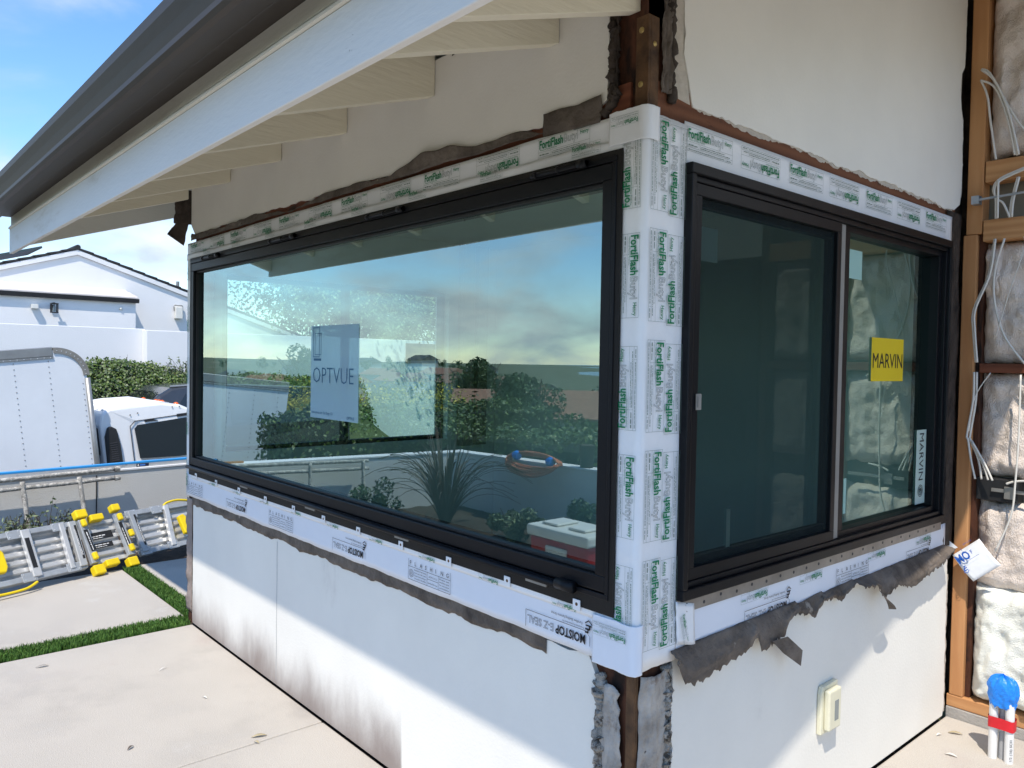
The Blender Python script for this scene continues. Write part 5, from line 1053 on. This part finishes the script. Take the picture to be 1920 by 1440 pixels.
ivy('ivy_hedge', 'dense ivy hedge below the white boundary wall behind the truck', -14.7, -13.45, -3.4, 7.6, lambda y: 1.36+.10*math.exp(-(y-2.45)**2*4)-.17*sm(2.7, 4.2, np.array(y)).item(), -.9, 46000, .026, leafm, leafp)
for i, (y, l) in enumerate(((2.45, 'wispy sprigs growing out of the ivy hedge behind the truck'), (3.55, 'bushy sprigs growing out of the ivy hedge above the suv'))):
    t = thing('hedge_sprig', l, 'shrub', (-14.4, y, 1.2)); m = MB(); Ps = []
    for k in range(9+8*i): Ps.append(sprig(m, (-14.4+random.uniform(-.1, .1), y+random.uniform(-.2, .2), 1.1), random.uniform(.25, .62-.14*i), (random.uniform(-.1, .1), random.uniform(-.25, .2)), 9+6*i, .04))
    m.build('stems', bark, t); leafmesh('foliage', [leaves(np.concatenate(Ps), .030, None, asp=.5)], leafm if i == 0 else leafp, t)
# tree behind the boundary wall (seen through the room)
tree('street_tree', 'leafy tree behind the white boundary wall seen through the room', (-17.4, 9.2, 0), 6.0, 3.6, 52000, .052, leafp, .20, 60)

# ================================================================== BEYOND THE YARD (mirrored in the big window)
def tz(x, y): return float(terr(np.array(float(x)), np.array(float(y))))
def hedge(name, label, x0, x1, y0, y1, z0, z1, n, size, mt, mt2):
    t = thing(name, label, 'hedge', ((x0+x1)/2, (y0+y1)/2, z0)); MB().box((x0+.08, y0+.08, z0), (x1-.08, y1-.08, z1-.08)).build('hedge_core', mat('hedge_core', (.018, .026, .010), .9, .3, 9), t)
    P = rng.uniform((x0, y0, z0), (x1, y1, z1), (n, 3)); Nr = np.zeros((n, 3)); f_ = rng.integers(0, 5, n)
    for i in range(n):
        a, b = ((0, x0), (0, x1), (1, y0), (1, y1), (2, z1))[f_[i]]; P[i, a] = b+rng.normal(0, .03); Nr[i, a] = -1 if f_[i] in (0, 2) else 1
    P[:, 2] += .07*np.sin(P[:, 0]*2.1+P[:, 1]*3.3)+.05*np.sin(P[:, 0]*5.3-P[:, 1]*4.1)
    k = int(n*.75); leafmesh('foliage', [leaves(P[:k], size, Nr[:k], .6, .7)], mt, t); leafmesh('young_foliage', [leaves(P[k:], size, Nr[k:], .6, .7)], mt2, t); return t
hedge('trimmed_hedge', 'trimmed green hedge just outside the low wall along the drive', -8.7, -7.7, -7.2, -2.7, -2.3, .86, 22000, .030, leafm, leafp)
hedge('trimmed_hedge', 'trimmed green hedge just outside the low wall at the corner', -7.6, -3.3, -4.9, -4.1, -2.3, .72, 22000, .026, leafm, leafp)
for i, (x, y, top, r_) in enumerate(((-12.6, -5.8, 1.22, 1.5), (-11.2, -6.6, 1.12, 1.5), (-12.0, -8.4, 1.20, 1.6), (-10.0, -8.0, .95, 1.3), (-14.6, -6.0, 1.15, 1.5))):
    z = tz(x, y); shrub('acacia_bush', ['big yellow green bush beyond the drive hedge', 'yellow green bush nearest the drive hedge', 'yellow green bush lower down the slope', 'small yellow green bush beside the small tree', 'yellow green bush farthest up the drive'][i], (x, y, z-.2), (r_, r_, (top-z)/2+.1), 16000, .034, leafy if i != 3 else leafm, 34, 'yellow bushes below the yard')
t = tree('small_tree', 'small spreading tree just below the yard wall', (-9.2, -9.2, tz(-9.2, -9.2)), 3.6, 1.7, 9000, .055, leafm, .52, 22, None, .12)
for i, (x, y) in enumerate(((-6.2, -6.6), (-5.0, -5.9), (-3.4, -5.8))): shrub('slope_shrub', ['dark shrub on the slope left of the small tree', 'dark shrub on the slope below the hose coil', 'dark shrub on the slope near the plant pot'][i], (x, y, tz(x, y)-.1), (.9, .7, .95-.1*i+.45), 3500, .045, leafd if i % 2 else leafm, 14, 'shrubs on the slope')
# tiled house down the slope
th = thing('tiled_house', 'terracotta tiled house down the slope below the yard', 'house', (-50.2, -45.2, -8))
RM = Matrix.Translation((-50.2, -45.2, -1.0)) @ Matrix.Rotation(R(-48), 4, 'Z')
th_w = MB().box((-6, -4, -9), (6, 4, -1.9)).build('walls', bluewash, th, D=RM)
m = MB(); m.prism([(-4.6, -2.1), (0, .15), (4.6, -2.1), (4.6, -2.2), (0, .02), (-4.6, -2.2)], lambda a, b, t: (t, a, b), -6.5, 6.5); rf = m.build('roof', redtile, th, D=RM)
for s in (1, -1):
    for i in range(14):
        q = i/14; MB().obox((-6.5, s*4.6*(1-q), -2.1+2.25*q+.02), (13, 0, 0), (0, -s*4.6/14, 2.25/14+.01), (0, 0, .05)).build('tile_course', redtile, rf, D=RM)
# far trees and houses
m_ = []
for i in range(150):
    a = R(rng.uniform(36, 76)); d = rng.uniform(45, 400); x, y = -d*math.sin(a), -d*math.cos(a)*1.0; z = tz(x, y); h = min(rng.uniform(3, 7), max(2.0, 2.2+d*.006-z))
    m_ += blob((x, y, z+h*.5), (h*.5, h*.5, h*.55), 420, h*.05, 7)
tag(leafmesh('far_woodland', m_, leafd), 'far dark trees scattered over the valley floor', 'trees', None, 'stuff')
for i, (a, d, h, l) in enumerate(((64.5, 90, 3.2, 'tall dark round tree on the skyline of the valley'), (63.0, 93, 3.4, 'tall dark tree right of the round one on the skyline'), (52.0, 75, 2.5, 'dark conifer on the valley skyline'), (49, 60, 1.2, 'broad dark tree in the middle of the valley'), (47.5, 64, 1.0, 'broad dark tree right of the other in the valley'))):
    x, y = -d*math.sin(R(a)), -d*math.cos(R(a)); tree('skyline_tree', l, (x, y, tz(x, y)), h-tz(x, y), 2.6, 5200, .17, leafd, .25, 16, 'trees on the skyline', .35)
for i in range(26):
    a = R(38+i*1.45); d = 150+((i*67) % 210); x, y = -d*math.sin(a), -d*math.cos(a); z = tz(x, y); w_ = 5+(i % 4)
    t = thing('far_house', 'small pale house far off in the valley', 'house', (x, y, z), 'far houses in the valley')
    MB().box((x-w_, y-4, z-1), (x+w_, y+4, z+3.2)).build('walls', bluewash, t); MB().prism([(-4.6, 3.2), (0, 5.2), (4.6, 3.2)], lambda q, b, tt: (x+tt, y+q, z+b), -w_-.5, w_+.5).build('roof', redtile if i % 3 else roofm, t)
